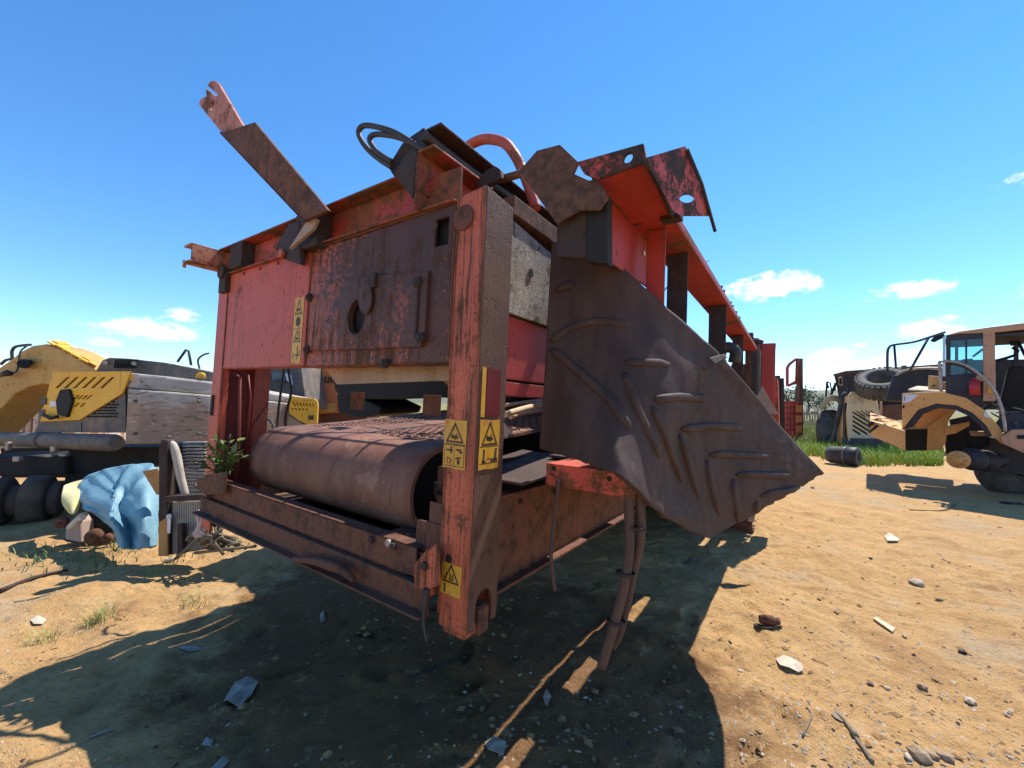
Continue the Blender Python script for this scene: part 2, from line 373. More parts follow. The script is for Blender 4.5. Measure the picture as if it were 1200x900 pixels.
me.loops.add(fq.size); me.loops.foreach_set('vertex_index', fq.ravel())
me.polygons.add(len(fq)); me.polygons.foreach_set('loop_start', np.arange(0, fq.size, 4, dtype=np.int32))
me.polygons.foreach_set('use_smooth', np.ones(len(fq), bool)); me.update(calc_edges=True)
def ground_mat():
    s = NT('dry_dirt')
    a = s.noise(.55, 6, .62); b = s.noise(3.2, 7, .68, off=(4, 1, 0)); c = s.noise(22, 6, .72, off=(1, 7, 0)); d = s.noise(90, 4, .7)
    col = s.mix(s.ramp(b, .32, .7), (.48, .275, .110), (.57, .35, .150))
    col = s.mix(s.ramp(s.math('ADD', s.math('MULTIPLY', a, .6), s.math('MULTIPLY', b, .4)), .5, .62, 0, .75), col, (.42, .31, .19))      # greyer gravelly patches
    col = s.mix(s.ramp(s.noise(1.1, 5, .6, off=(8, 3, 0)), .56, .7, 0, .55), col, (.33, .17, .07))           # redder damp soil
    col = s.mix(s.ramp(c, .52, .70, 0, .65), col, (.22, .14, .08))
    col = s.mix(s.ramp(d, .58, .70, 0, .75), col, (.66, .50, .32))
    col = s.mix(s.ramp(d, .42, .30, 0, .8), col, (.17, .095, .045))
    # shade below the machine painted into the soil colour, ragged at its edge
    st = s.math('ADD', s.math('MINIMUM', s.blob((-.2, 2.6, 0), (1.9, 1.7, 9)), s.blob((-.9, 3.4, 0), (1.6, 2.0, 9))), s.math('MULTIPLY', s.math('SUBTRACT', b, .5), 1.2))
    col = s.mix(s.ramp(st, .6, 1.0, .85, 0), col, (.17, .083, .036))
    gv = s.ramp(s.vor(120), .0, .35); pt = s.ramp(s.noise(.9, 5, .6, off=(2, 9, 0)), .52, .62)
    col = s.mix(s.math('MULTIPLY', s.math('MULTIPLY', pt, s.math('SUBTRACT', 1.0, gv)), .8), col, (.50, .44, .36))
    sc = s.noise(7, 7, .75, off=(6, 2, 0)); col = s.mix(s.ramp(sc, .56, .68, 0, .36), col, (.25, .15, .075)); col = s.mix(s.ramp(sc, .43, .33, 0, .45), col, (.60, .42, .22))
    far = s.N.new('ShaderNodeSeparateXYZ'); s.L.new(s.co, far.inputs[0])
    gm = s.math('MULTIPLY', s.ramp(far.outputs[1], 24, 60), s.ramp(s.noise(.05, 5, .6), .35, .6, .55, 1))
    col = s.mix(gm, col, (.15, .16, .05))
    h = s.math('ADD', s.math('ADD', s.math('MULTIPLY', c, .7), s.math('MULTIPLY', d, .4)), s.math('MULTIPLY', sc, .8))
    return s.out(col, .95, h, .9, .04, spec=.15)
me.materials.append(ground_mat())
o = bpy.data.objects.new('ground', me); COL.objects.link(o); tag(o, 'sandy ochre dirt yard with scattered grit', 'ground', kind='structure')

def gz1(x, y): return float(ground_z(np.array([x]), np.array([y]))[0])
def GP(px, py, lift=0.0):
    g = G(px, py); return np.array([g[0], g[1], gz1(g[0], g[1])+lift])

# ------------------------------------------------------------------ the red machine
SH = np.array([-1.19, 4.0, -.74])
plant = thing('screening_plant', 'large rusty red screening plant whose open conveyor end faces the camera', 'screening plant', SH)
mw = Matrix.Identity(4)
for i in range(3):
    for j in range(3): mw[i][j] = MM[i, j]
    mw[i][3] = mach(SH)[i]
plant.matrix_world = mw
def pm(pts, axis, val): return [on(x, y, axis, val) for x, y in pts]
def part(mb, name, mat, bevel=.004, label=None, parent=None):
    o = mb.build(name, mat, parent or plant, bevel); 
    if label: o['label'] = label
    return o
T2 = .006
# corner posts
b = MB()
post = [(-.145, .06), (-.145, 1.64), (0, 1.64), (0, -.02), (-.09, -.02), (-.125, .0)]
arch = [(0, .055, -.03), (0, .055, .06)] + [(0, .105-.05*math.cos(t), .06+.055*math.sin(t)) for t in np.linspace(0, math.pi, 9)][1:-1] + [(0, .155, .06), (0, .155, -.03)]
b.box((-.145, 0, .02), (-.133, .185, 1.64)); b.prism([(-.133, 0, -.02), (-.133, 0, 1.64), (0, 0, 1.655), (0, 0, -.02)], (0, .012, 0))
sideplate = MB(); sideplate.prism([(0, .012, -.02), (0, .012, 1.655), (0, .19, 1.64), (0, .19, -.02), (0, .155, -.02)] + [tuple(q) for q in arch[::-1][1:-1]] + [(0, .055, -.02)], (-.012, 0, 0))
b.box((-.133, .175, .0), (-.012, .19, 1.62)); b.box((-.12, .012, -.045), (-.012, .12, .0))
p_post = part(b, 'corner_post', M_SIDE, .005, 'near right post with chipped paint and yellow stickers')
part(sideplate, 'side_plate', M_SIDEB, .003, 'rusty brown outer side of the right post, darkened for shade', parent=p_post)
b = MB(); b.tube([(-.012-.02, .105, -.035), (-.012-.02, .105, .03), (-.032, .105, .055)], .035, 10); b.box((-.05, .075, -.05), (.004, .135, .05))
part(b, 'lifting_lug', M_RUST, .006)
b = MB(); b.cyl((-.1, -.012, 1.545), (-.1, .004, 1.545), .05, 24); part(b, 'pin_cap', M_RUST, .004)
b = MB(); b.cyl((-.095, -.002, .235), (-.095, .004, .235), .016, 14); part(b, 'bolt_hole', M_BLACK, 0)
b = MB()
b.box((-2.37, 0, -.11), (-2.225, .012, 1.66)); b.box((-2.37, .012, -.11), (-2.358, .2, 1.66)); b.box((-2.237, .012, .12), (-2.225, .05, 1.6))

part(b, 'corner_post', M_RED, .005, 'far left post in faded red')
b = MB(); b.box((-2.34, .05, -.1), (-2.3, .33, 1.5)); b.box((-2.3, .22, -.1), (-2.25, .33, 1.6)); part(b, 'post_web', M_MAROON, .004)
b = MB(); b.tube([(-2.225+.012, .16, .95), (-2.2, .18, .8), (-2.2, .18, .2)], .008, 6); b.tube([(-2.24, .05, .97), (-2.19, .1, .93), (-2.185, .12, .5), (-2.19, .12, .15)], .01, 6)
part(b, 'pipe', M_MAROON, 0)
b = MB(); b.box((-2.34, -.01, .66), (-2.31, 0, .8)); part(b, 'slot', M_BLACK, 0)
# left sheet with folded edge, grimy cover plate with a true hole
b = MB(); b.box((-2.225, .004, .98), (-1.33, .014, 1.625)); b.box((-2.225, .014, .98), (-1.25, .09, .99)); b.box((-1.33, -.006, .98), (-1.19, .006, 1.625))
part(b, 'front_panel', M_RED, .003)
b = MB()
hole = ell((-.744, .004, 1.206), (1, 0, 0), (0, 0, 1), .062, .078, 26)
slot = [(-.262, .004, 1.46), (-.185, .004, 1.46), (-.185, .004, 1.575), (-.262, .004, 1.575)]
b.holed([(-1.19, .004, .98), (-.145, .004, .98), (-.145, .004, 1.62), (-1.19, .004, 1.62)], [hole, slot], (0, .012, 0))
b.box((-1.19, .016, .975), (-.145, .09, .985))
part(b, 'cover_panel', M_PANEL, .003)
b = MB()
hole2 = ell((-.744, -.012, 1.206), (1, 0, 0), (0, 0, 1), .066, .083, 26)
b.holed([(-1.16, -.012, 1.06), (-.30, -.012, 1.045), (-.275, -.012, 1.08), (-.275, -.012, 1.36), (-1.16, -.012, 1.43)], [hole2], (0, .0155, 0))
part(b, 'bearing_cover', M_PANEL, .003)
b = MB(); b.box((-1.1, .03, 1.02), (-.5, .4, 1.4)); b.box((-.40, .05, 1.40), (-.16, .2, 1.615)); part(b, 'bearing_recess', M_BLACK, 0)
for (x, y) in [(364, 349), (361, 410), (494, 396), (452, 426), (490, 331)]:
    c = on(x, y, 1, -.012); b = MB(); b.cyl(c+np.array([0, -.016, 0]), c+np.array([0, .004, 0]), .024, 6); b.cyl(c+np.array([0, -.024, 0]), c+np.array([0, -.01, 0]), .012, 12); part(b, 'bolt', M_DARK, .003)
b = MB(); b.prism([tuple(q) for q in ell((-.665, -.018, 1.29), (.95, 0, .2), (-.2, 0, .95), .052, .085, 20)], (0, -.012, 0)); part(b, 'hole_flap', M_PANEL, .004)
b = MB(); b.box((-.655, -.028, 1.33), (-.60, -.012, 1.40)); part(b, 'flap_hinge', M_DARK, .003)
b = MB(); b.box((-.33, -.022, 1.08), (-.318, -.012, 1.34)); part(b, 'bar_handle', M_DARK, .003)
# top channel above the panel
b = MB()
b.box((-2.3, .03, 1.625), (-.16, .045, 1.79)); b.box((-2.3, -.045, 1.79), (-.33, .06, 1.80)); b.box((-2.3, -.02, 1.62), (-.145, .03, 1.632))
part(b, 'top_channel', M_REDW, .003)
b = MB(); b.prism([(-.34, -.05, 1.62), (-.34, -.05, 1.86), (-.33, -.05, 1.87), (-.33, -.05, 1.62)], (0, .06, 0)); b.box((-.34, -.05, 1.70), (-.325, .35, 1.865)); b.box((-.34, -.05, 1.855), (-.24, .35, 1.867))
part(b, 'hose_channel', M_REDW, .003)
b = MB(); b.prism([(-.47, -.06, 1.80), (-.34, -.06, 1.66), (-.33, -.06, 1.86), (-.38, -.06, 1.86)], (0, .012, 0)); part(b, 'gusset_plate', M_DARK, .003)
# left side rail running back along the machine, its channel end sticks out in front
b = MB()
b.box((-2.40, -.21, 1.665), (-2.27, 7, 1.677)); b.box((-2.40, -.21, 1.775), (-2.27, 7, 1.787)); b.box((-2.282, -.2, 1.677), (-2.27, 7, 1.775)); b.box((-2.40, -.21, 1.64), (-2.39, -.19, 1.69))
part(b, 'side_rail', M_PINK, .003)
b = MB(); b.box((-2.39, -.17, 1.678), (-2.283, -.16, 1.774)); part(b, 'rail_end_dark', M_BLACK, 0)  # black sheet stands for the dark inside of the open channel end
b = MB(); b.box((-2.30, -.03, 1.5), (-2.2, .003, 1.66)); b.cyl((-2.25, -.045, 1.64), (-2.25, -.03, 1.64), .05, 16); part(b, 'hinge_lug', M_DARK, .004)
b = MB(); b.box((-2.1, -.05, 1.63), (-1.93, .03, 1.79)); part(b, 'stop_block', M_DARK, .004)
# raised folding arm
b = MB()
b.prism(pm([(322, 292), (338, 262), (350, 258), (352, 310), (330, 303)], 1, -.06), (0, .03, 0)); b.box((-1.28, -.055, 1.6), (-1.06, .03, 1.8))
part(b, 'arm_bracket', M_DARK, .006)
b = MB(); c = on(332, 298, 1, -.065); b.cyl(c, c+np.array([0, -.02, 0]), .026, 14); part(b, 'pivot_pin', M_RED, .003)
b = MB(); b.prism(pm([(338, 292), (362, 254), (371, 256), (366, 268)], 1, -.1), (0, .02, 0)); part(b, 'arm_link', M_PALE, .003)
ap = pm([(354, 259), (384, 246), (298, 143), (257, 156)], 1, -.13)
b = MB(); b.prism(ap, (0, .02, 0)); b.prism([ap[0], ap[3], ap[3]+np.array([0, .12, .03]), ap[0]+np.array([0, .12, .03])], (.012, 0, .012)); part(b, 'folding_arm', M_RUST, .004)
hole = ell(on(248.5, 124, 1, -.124), (1, 0, 0), (0, 0, 1), .03, .03, 16)
b = MB(); b.holed(pm([(257, 152), (272, 156), (285, 148), (256, 98), (251, 94), (246, 96), (243, 100), (256, 111), (253, 113), (241, 104), (242, 113), (235, 116), (233, 122)], 1, -.124), [hole], (0, .016, 0))
part(b, 'arm_end_plate', M_PINK, .003, 'pale end plate of the arm with slot and hole')
# lower cross beams
b = MB()
b.box((-2.25, -.02, .13), (-.25, -.01, .246)); b.box((-2.25, -.02, .236), (-.25, .05, .246)); b.box((-2.25, -.02, .13), (-.25, .05, .138))
part(b, 'upper_cross_beam', M_RUST, .004)
b = MB()
b.box((-2.3, -.04, .025), (-.155, -.028, .12)); b.box((-2.3, -.085, .018), (-.155, -.028, .028)); b.box((-2.3, -.028, .11), (-.155, .06, .12)); b.box((-2.28, .02, -.06), (-1.85, .2, .11))
part(b, 'lower_cross_beam', M_RUST, .004)
b = MB(); pts = pm([(352, 662), (385, 655), (400, 664), (410, 673), (385, 672)], 1, -.086)
b.tube([on(x, y, 1, -.09) for x, y in [(345, 655), (372, 658), (388, 663), (402, 668), (415, 680)]], [.012, .02, .022, .02, .012], 8); part(b, 'torn_edge', M_RUST, .003)
for (u0, u1, lab) in ((-.30, -.15, 'right'), (-2.40, -2.2, 'left')):
    b = MB()
    if lab == 'right':
        b.prism(pm([(486, 690), (484, 662), (497, 647), (512, 636), (514, 686), (500, 692)], 1, -.055), (0, .014, 0)); b.box((-.165, -.055, .09), (-.15, .02, .27))
    else:
        b.prism(pm([(227, 570), (228, 563), (243, 556), (264, 553), (262, 579), (240, 580)], 1, -.06), (0, .014, 0)); b.box((-2.2, -.05, .13), (-2.185, .05, .25))
    part(b, 'gusset', M_SIDE if lab == 'right' else M_RUST, .003)
for (x, y) in [(498, 663), (232, 567), (456, 636), (436, 632), (462, 640), (246, 560)]:
    c = on(x, y, 1, -.058 if x in (498, 232) else -.022); b = MB(); b.cyl(c+np.array([0, -.012, 0]), c+np.array([0, .006, 0]), .016, 6); part(b, 'bolt', M_STEEL if x in (232, 456) else M_DARK, .002)
b = MB(); b.box((-.56, -.0, .21), (-.2, .3, .222)); b.box((-.3, .02, .10), (-.16, .03, .34)); b.box((-.24, .03, .22), (-.17, .035, .42)); part(b, 'bearing_bracket', M_RUST, .003)
b = MB(); b.box((-.42, .25, .25), (-.3, .4, .52)); b.cyl((-.46, .33, .38), (-.26, .33, .38), .055, 16); b.box((-.3, .3, .3), (-.27, .36, .46)); part(b, 'bearing', M_RUST, .006)
# right hand gusset hanging cable
b = MB(); b.tube([on(x, y, 1, -.06) for x, y in [(500, 690), (498, 705), (496, 730), (500, 752)]], [.012, .01, .006, .005], 6, 4); part(b, 'loose_cable', M_HOSE, 0)

# tail conveyor: drum, belt with patterned top cover
dv, dw, dr = .33, .385, .215
b = MB(); b.cyl((-1.9, dv, dw), (-.55, dv, dw), dr-.03, 36); part(b, 'drum', M_BLACK, .004)
rows = []
inc = math.tan(R(4.6)); th0 = R(90+4.6)
prof = [(dv+(5-dv), dw+dr+(5-dv)*inc)] + [(dv+t, dw+dr*1.003+t*inc) for t in (3, 2, 1.4, 1.0, .7, .5, .35, .25, .16, .1, .05)]
prof += [(dv+dr*math.cos(t), dw+dr*math.sin(t)) for t in np.linspace(th0, R(300), 26)]
prof += [(1.2, .2), (2.4, .24)]
us = np.linspace(-2.0, -.45, 24)
def belt_pt(u, v, w, k):
    sag = .012*math.sin(u*5+k*.3)+.006*math.sin(u*13+k)
    return (u, v, w + (sag*.5 if k < 12 else 0))
P = [[belt_pt(u, v, w, k) for u in us] for k, (v, w) in enumerate(prof)]
b = MB(); b.grid(P, -.02)
belt = part(b, 'conveyor_belt', M_BELT2, 0)
b = MB()                                                     # raised pattern rows on the carrying side
for k in range(64):
    t = .12 + k*.05
    for j in range(22):
        u = -1.85 + j*.063 + (.03 if k % 2 else 0); 
        if u > -.52: continue
        w = dw+dr+t*inc; b.add([(u, dv+t, w), (u+.04, dv+t+.008, w), (u+.04, dv+t+.026, w), (u, dv+t+.018, w), (u+.005, dv+t+.003, w+.005), (u+.035, dv+t+.01, w+.005), (u+.035, dv+t+.022, w+.005), (u+.005, dv+t+.015, w+.005)],
              [(4, 5, 6, 7), (0, 1, 5, 4), (1, 2, 6, 5), (2, 3, 7, 6), (3, 0, 4, 7)])
o = part(b, 'belt_pattern', M_BELT2, 0, parent=belt); o['kind'] = 'stuff'
b = MB(); b.box((-2.1, .25, .44), (-2.04, 5, .50)); b.box((-2.12, .3, .2), (-2.06, 5, .3)); part(b, 'belt_side_frame', M_DARK, .004)
# pale board under the panel, dark hood, braces and brackets inside
b = MB(); b.prism([(-1.36, .2, 1.01), (-.16, .2, 1.03), (-.16, .2, .925), (-1.2, .2, .895)], (0, .03, .004)); part(b, 'pale_board', M_PALE, .003)
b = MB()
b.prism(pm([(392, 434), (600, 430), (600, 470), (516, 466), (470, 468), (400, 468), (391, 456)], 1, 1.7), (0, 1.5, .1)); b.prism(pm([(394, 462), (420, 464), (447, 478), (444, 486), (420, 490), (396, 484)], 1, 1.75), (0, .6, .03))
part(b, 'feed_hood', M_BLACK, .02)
b = MB(); b.prism([(-.62, .45, .94), (-.5, .45, .94), (-.14, .45, .70), (-.17, .45, .66), (-.3, .45, .76)], (0, .012, 0)); part(b, 'brace_strip', M_PALE, .002)
for (x, y) in ((420, 470), (508, 475)):
    c = on(x, y, 1, .55); b = MB(); b.box(c+np.array([-.09, 0, -.06]), c+np.array([.05, .012, .06])); part(b, 'bracket_plate', M_RUST, .003)
for pts in ([(455, 430), (330, 560)], ):
    pass
b = MB()
for pl in ([(333, 430), (330, 452), (325, 500), (334, 522)], [(337, 430), (341, 460), (334, 490), (338, 520)], [(300, 510), (304, 496), (313, 491), (320, 498), (322, 510)]):
    b.tube([on(x, y, 1, .55) for x, y in pl], .011, 6, 5)
part(b, 'loose_hose', M_HOSE, 0)
# inner left web and ceiling structure that shade the inside
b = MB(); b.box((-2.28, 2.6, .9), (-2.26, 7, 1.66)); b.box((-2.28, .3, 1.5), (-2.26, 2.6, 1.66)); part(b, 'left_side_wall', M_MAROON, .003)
b = MB()
b.prism([(-2.25, 1.75, 1.60), (-.15, 1.75, 1.60), (-.15, 6, 1.60), (-2.25, 6, 1.60)], (0, 0, .02)); b.box((-2.25, .06, 1.60), (-.15, .3, 1.615))
for k in range(7):
    b.tube([(-2.2+k*.33, .3, 1.6), (-2.0+k*.33, 1.76, 1.605)], .012, 6)
for k in range(4): b.tube([(-2.25, .5+k*.33, 1.61), (-.15, .56+k*.31, 1.61)], .009, 6)
b.tube([(-2.2, .4, 1.58), (-.2, 1.5, 1.55)], .02, 6)
part(b, 'deck_plate', M_RUST, .003)
b = MB(); b.box((-2.2, 3.2, .0), (-.1, 3.25, 1.62)); b.box((-1.9, 3.0, .1), (-.3, 7, .2)); part(b, 'bulkhead', M_DARK, .003)

# right side: grey plate, beams
b = MB(); b.prism([(-.022, .192, 1.205), (-.022, 1.7, 1.205), (-.022, 1.7, 1.44), (-.022, .192, 1.60)], (.012, 0, 0)); part(b, 'side_plate', M_GREY, .003, 'grey speckled plate lit by low grazing sun')
b = MB(); c = on(622, 320, 0, -.008); b.cyl(c, c+np.array([.003, 0, 0]), .02, 8); part(b, 'torn_hole', M_BLACK, 0)
b = MB(); b.box((-.10, .19, 1.62), (-.0, 6.5, 1.70)); b.box((-.10, .19, 1.56), (-.05, 6.5, 1.60)); part(b, 'top_rail', M_RUST, .004)
b = MB(); b.box((-.05, .19, .93), (-.03, 3.2, 1.2)); b.box((-.09, .19, .86), (-.03, 3.2, .92)); part(b, 'side_beam', M_REDD, .004)
b = MB()
b.box((-.06, .19, .075), (-.045, 6.5, .44)); b.box((-.06, .19, .44), (.0, 6.5, .452)); b.box((-.06, .19, .06), (.0, 6.5, .075))
part(b, 'lower_side_beam', M_RUST, .004)
b = MB(); b.box((-2.31, .21, .075), (-2.295, 6.5, .47)); b.box((-2.36, .21, .47), (-2.295, 6.5, .482)); b.box((-2.36, .21, .06), (-2.295, 6.5, .075)); b.box((-2.29, .07, .05), (-.15, 3.0, .06)); part(b, 'lower_side_beam', M_DARK, .004)
b = MB(); b.prism([(-.3, .22, .5), (.08, .22, .5), (.16, .7, .56), (-.3, .8, .56)], (0, 0, .012)); part(b, 'rubber_skirt', M_BELT, .004)
b = MB(); b.box((-.44, .25, .38), (-.10, 3.0, .44)); b.box((-.2, .25, .46), (-.18, 3.0, .56)); part(b, 'belt_side_frame', M_DARK, .004)
b = MB(); b.box((-.05, 3.0, .6), (.0, 3.06, 1.2)); b.box((-.2, 4.2, .5), (-.1, 4.3, 1.05)); part(b, 'upright', M_RED, .004)

# outrigger frame on the right with long beam
oc = pm([(608, 200), (629, 176), (656, 169), (678, 190), (672, 203), (690, 211), (700, 209), (713, 231), (702, 246), (680, 246), (652, 262)], 1, .12)
b = MB(); b.prism(oc, (0, .012, 0)); part(b, 'octagonal_plate', M_OCT, .004)
for px0, px1, y0, y1, mt, nm in ((652, 687, 225, 300, M_DARK, 'outrigger_upright'), (687, 712, 230, 306, M_BLACK, 'outrigger_upright')):
    p = pm([(px0, y1), (px1, y1+3), (px1, y0), (px0, y0)], 1, .16); b = MB(); b.prism(p, (0, .05, 0)); part(b, nm, mt, .004)
hole = ell(on(736, 185, 1, .10), (1, 0, 0), (0, 0, 1), .016, .017, 16)
b = MB(); b.holed(pm([(676, 190), (754, 168), (758, 189), (700, 210), (684, 203)], 1, .10), [hole], (0, .012, 0)); part(b, 'beam_end_plate', M_ENDP, .003, 'worn red end plate of the upper beam with a round hole')
b = MB()
uo, ui, wb = .55, .37, 1.63
b.prism([(.385, .112, wb), (.57, .112, wb), (uo, .6, wb), (uo, 4.9, wb), (ui, 4.9, wb), (ui, .55, wb)], (0, 0, .01))
b.box((uo-.012, .6, wb+.0105), (uo, 4.9, wb+.045)); b.box((uo-.03, .13, wb+.0105), (uo-.018, .6, wb+.05))
b.box((ui+.02, .6, wb+.0105), (ui+.03, 4.9, wb+.12))
part(b, 'long_beam', M_REDD, .003)
for k in range(11):
    v = 1.9+k*.12; b = MB(); b.cyl((uo-.006, v, wb+.045), (uo-.006, v, wb+.058), .012, 6)
    if k in (0, 1, 4, 5, 7, 9): part(b, 'bolt', M_DARK, 0)
b = MB(); b.prism(pm([(712, 228), (757, 270), (758, 338), (707, 304)], 0, .37), (.01, 0, 0)); part(b, 'red_side_panel', M_REDD, .003)
b = MB(); c = on(754, 297, 0, .382); b.cyl(c, c+np.array([.006, 0, 0]), .012, 8); part(b, 'bolt', M_WPRINT, 0)
for (x0, x1, yt, yb, mt) in ((757, 778, 281, 380, M_REDD), (781, 806, 303, 398, M_DARK), (830, 851, 360, 430, M_DARK), (858, 871, 394, 440, M_DARK), (873, 880, 408, 450, M_RUST)):
    v0 = on(x0, (yt+yb)/2, 0, .42)[1]; dv_ = {757: .02, 781: .12, 830: .16, 858: .2, 873: .2}[x0]
    u1 = .42; 
    for uu in np.arange(.42, .545, .005):
        if on(x1, (yt+yb)/2, 0, uu)[1] <= v0+dv_*.2: u1 = uu; break
    b = MB(); b.box((.42, v0, .55), (max(u1, .45), v0+.012, wb-.001)); b.box((.42, v0+.012, .55), (.432, v0+dv_, wb-.001))
    if x0 == 781: b.box((.43, v0+.02, .7), (.5, v0+.1, wb-.09)) 
    part(b, 'outrigger_post', mt, .003)
b = MB(); b.box((-.01, .56, 1.22), (.42, .60, 1.30)); b.box((-.01, 2.4, 1.0), (.43, 2.46, 1.06)); b.box((-.01, 4.3, .9), (.43, 4.36, .96)); part(b, 'outrigger_bracket', M_DARK, .004)
# wing plate outboard of the beam end
wA, wB, wC = on(757, 189, 0, .575), on(803, 175, 1, .34), on(838, 268, 1, .62)
wn = np.cross(wB-wA, wC-wA); wc = MM.T @ (EYE-MO)
def on_wing(x, y):
    d = MM.T @ pix_dir(x, y); return wc + d*(np.dot(wA-wc, wn)/np.dot(d, wn))
wh = [on_wing(804.5+9*math.cos(t), 235+6.5*math.sin(t)) for t in np.linspace(0, 2*math.pi, 14, endpoint=False)]
b = MB(); b.holed([on_wing(*p) for p in [(757, 189), (803, 175), (837, 266), (831, 253.5), (799, 253.5), (789, 247)]], [wh], (0, 0, .012))
part(b, 'wing_plate', M_ENDP, 0)
b = MB(); b.tube([on(805, 175, 1, .34), on(822, 215, 1, .45), on(838, 271, 1, .62)], .007, 6); part(b, 'wing_rim', M_DARK, 0)
b = MB(); b.tube([on(757, 190, 1, .1), on(775, 222, 1, .3), on(789, 255, 1, .55)], .012, 6); b.box(on(790, 250, 1, .55)+np.array([-.05, -.02, -.03]), on(790, 250, 1, .55)+np.array([.03, .03, .0])); b.cyl(on(796, 240, 1, .56), on(796, 254, 1, .56), .012, 8); part(b, 'latch', M_DARK, .003)
b = MB(); b.tube([on(775, 345, 1, 1.0), on(790, 326, 1, 1.2), on(831, 305, 1, 1.5)], .003, 5); part(b, 'wire', M_RUST, 0)
# side conveyor deck carried by the outrigger posts, behind the hanging belt
b = MB(); b.box((.15, .62, .585), (.55, 4.9, .60)); b.box((.538, .62, .60), (.55, 4.9, .97)); b.box((.15, .62, .60), (.162, 4.9, .80)); b.box((.2, 1.2, .8), (.5, 4.6, .815))
for v0, v1 in ((.62, .95), (1.35, 1.75), (2.2, 2.75), (3.2, 4.9)): b.box((-.03, v0, .57), (.15, v1, .584))  # unseen cross plates added to break the sunlit gap into patches
part(b, 'side_conveyor', M_DARK, .004)
# far end of the outrigger: dark tank, red column, orange guard
b = MB(); b.box((.42, 5.0, .3), (.56, 5.4, 1.82)); part(b, 'dark_cabinet', M_HOSE, .02)
b = MB(); b.box((.572, 5.15, .3), (.735, 5.25, 1.76)); b.box((.2, 5.3, 1.70), (.735, 5.34, 1.78)); part(b, 'red_column', M_REDD, .01)
b = MB(); b.prism([(.75, 5.2, 1.3), (.762, 5.2, 1.3), (.80, 5.2, .3), (.62, 5.2, .3)], (0, .3, 0)); part(b, 'orange_guard', M_REDB, .004)
b = MB(); b.prism([on(893, 452, 1, 4.2), on(912, 486, 1, 4.2), on(880, 480, 1, 4.2)], (0, .01, 0)); part(b, 'pale_gusset', M_PALE, .002)
b = MB(); b.tube([on(x, y, 1, 4.95) for x, y in [(878, 393), (880, 400), (887, 399), (894, 402)]], .03, 8); b.cyl(on(880, 398, 1, 4.95), on(880, 390, 1, 4.95), .03, 8); part(b, 'valve_block', M_DARK, 0)
b = MB(); b.box((.3, 4.5, .6), (.36, 6.5, 1.2)); b.box((.1, 6.2, -.2), (.5, 6.4, 1.6)); part(b, 'rear_frame', M_RUST, .005)
b = MB(); b.tube([on(x, y, 1, 3.0) for x, y in [(843, 420), (846, 410), (854, 407), (862, 412), (860, 425)]], .05, 10, 4); part(b, 'coiled_hose', M_HOSE, 0)

# bracket below the rubber flap with two fat hoses and a cable
b = MB(); b.box((.11, .35, .495), (.49, .362, .585)); b.box((.11, .362, .575), (.49, .6, .585)); part(b, 'flap_bracket', M_REDB, .003)
for (x, y) in ((649, 549), (714, 561), (741, 568)):
    c = on(x, y, 1, .349); b = MB(); b.cyl(c, c+np.array([0, .006, 0]), .011, 12); part(b, 'bolt_hole', M_BLACK, 0)
for pl, r in (([(738, 570, 1.58), (737, 610, 1.59), (737, 647, 1.60), (730, 692, 1.62), (717, 741, 1.66), (705, 781, 1.7)], .0185), ([(749, 572, 1.59), (751, 605, 1.60), (750, 635, 1.62), (743, 666, 1.66), (736, 700, 1.69), (727, 738, 1.72), (718, 757, 1.75)], .0175)):
    b = MB(); b.tube([tomach(W(x, y, Y)) for x, y, Y in pl], r, 12, 6)
    part(b, 'hanging_hose', M_HOSEB, 0)
b = MB()
for (x, y, Y) in ((744, 618, 1.60), (733, 672, 1.62), (722, 728, 1.66)):
    c = tomach(W(x, y, Y)); b.lathe(c, (0, .1, 1), [(-.006, .034), (-.006, .038), (.006, .038), (.006, .034)], 18)
part(b, 'hose_clamp', M_DARK, 0)
b = MB(); b.tube([tomach(W(x, y, Y)) for x, y, Y in [(655, 562, 1.70), (652, 590, 1.71), (647, 630, 1.72), (646, 660, 1.72), (650, 692, 1.74)]], .0075, 6, 5); part(b, 'thin_cable', M_HOSEB, 0)

# hose tray and hoses on top
b = MB()
b.prism(pm([(388+70, 189), (471, 168), (482, 159), (497, 149), (500, 190), (490, 205), (466, 214), (457, 200)], 1, 0), (0, .012, 0))
tr = on(497, 149, 1, 0); b.box((tr[0]-.02, 0, tr[2]-.07), (tr[0]+.0, 1.5, tr[2]+.0)); b.box((tr[0]-.02, .012, tr[2]-.012), (tr[0]+.09, 1.5, tr[2]))
b.prism([(-.58, .012, 1.82), (-.5, .012, 1.80), (-.36, .012, 1.80), (-.36, .012, 1.812), (-.5, .012, 1.812), (-.57, .012, 1.83)], (0, 1.2, 0))
part(b, 'hose_tray', M_DARK, .004)
b = MB()
for k in range(6):
    u0 = -.50+.035*k; w0 = 1.85+.02*k
    b.tube([(u0+.01*math.sin(k), -.02, w0), (u0, .3, w0-.012), (u0+.02, .7, w0-.01), (u0, 1.3, w0-.03)], .02, 8, 5)
part(b, 'hose_bundle', M_HOSE, 0)
for pl, r, nm in (([(500, 178), (481, 166), (464, 156), (447, 150), (429, 147), (421, 152), (422, 162), (432, 176), (445, 187), (459, 196)], .0125, 'hose_loop'), ([(492, 172), (470, 162), (452, 158), (438, 158), (433, 164), (439, 175), (447, 182), (460, 190)], .012, 'hose_loop')):
    b = MB(); b.tube([on(x, y, 1, -.03-.03*math.sin(i/len(pl)*3.1)) for i, (x, y) in enumerate(pl)], r, 10, 6); part(b, nm, M_HOSE, 0)
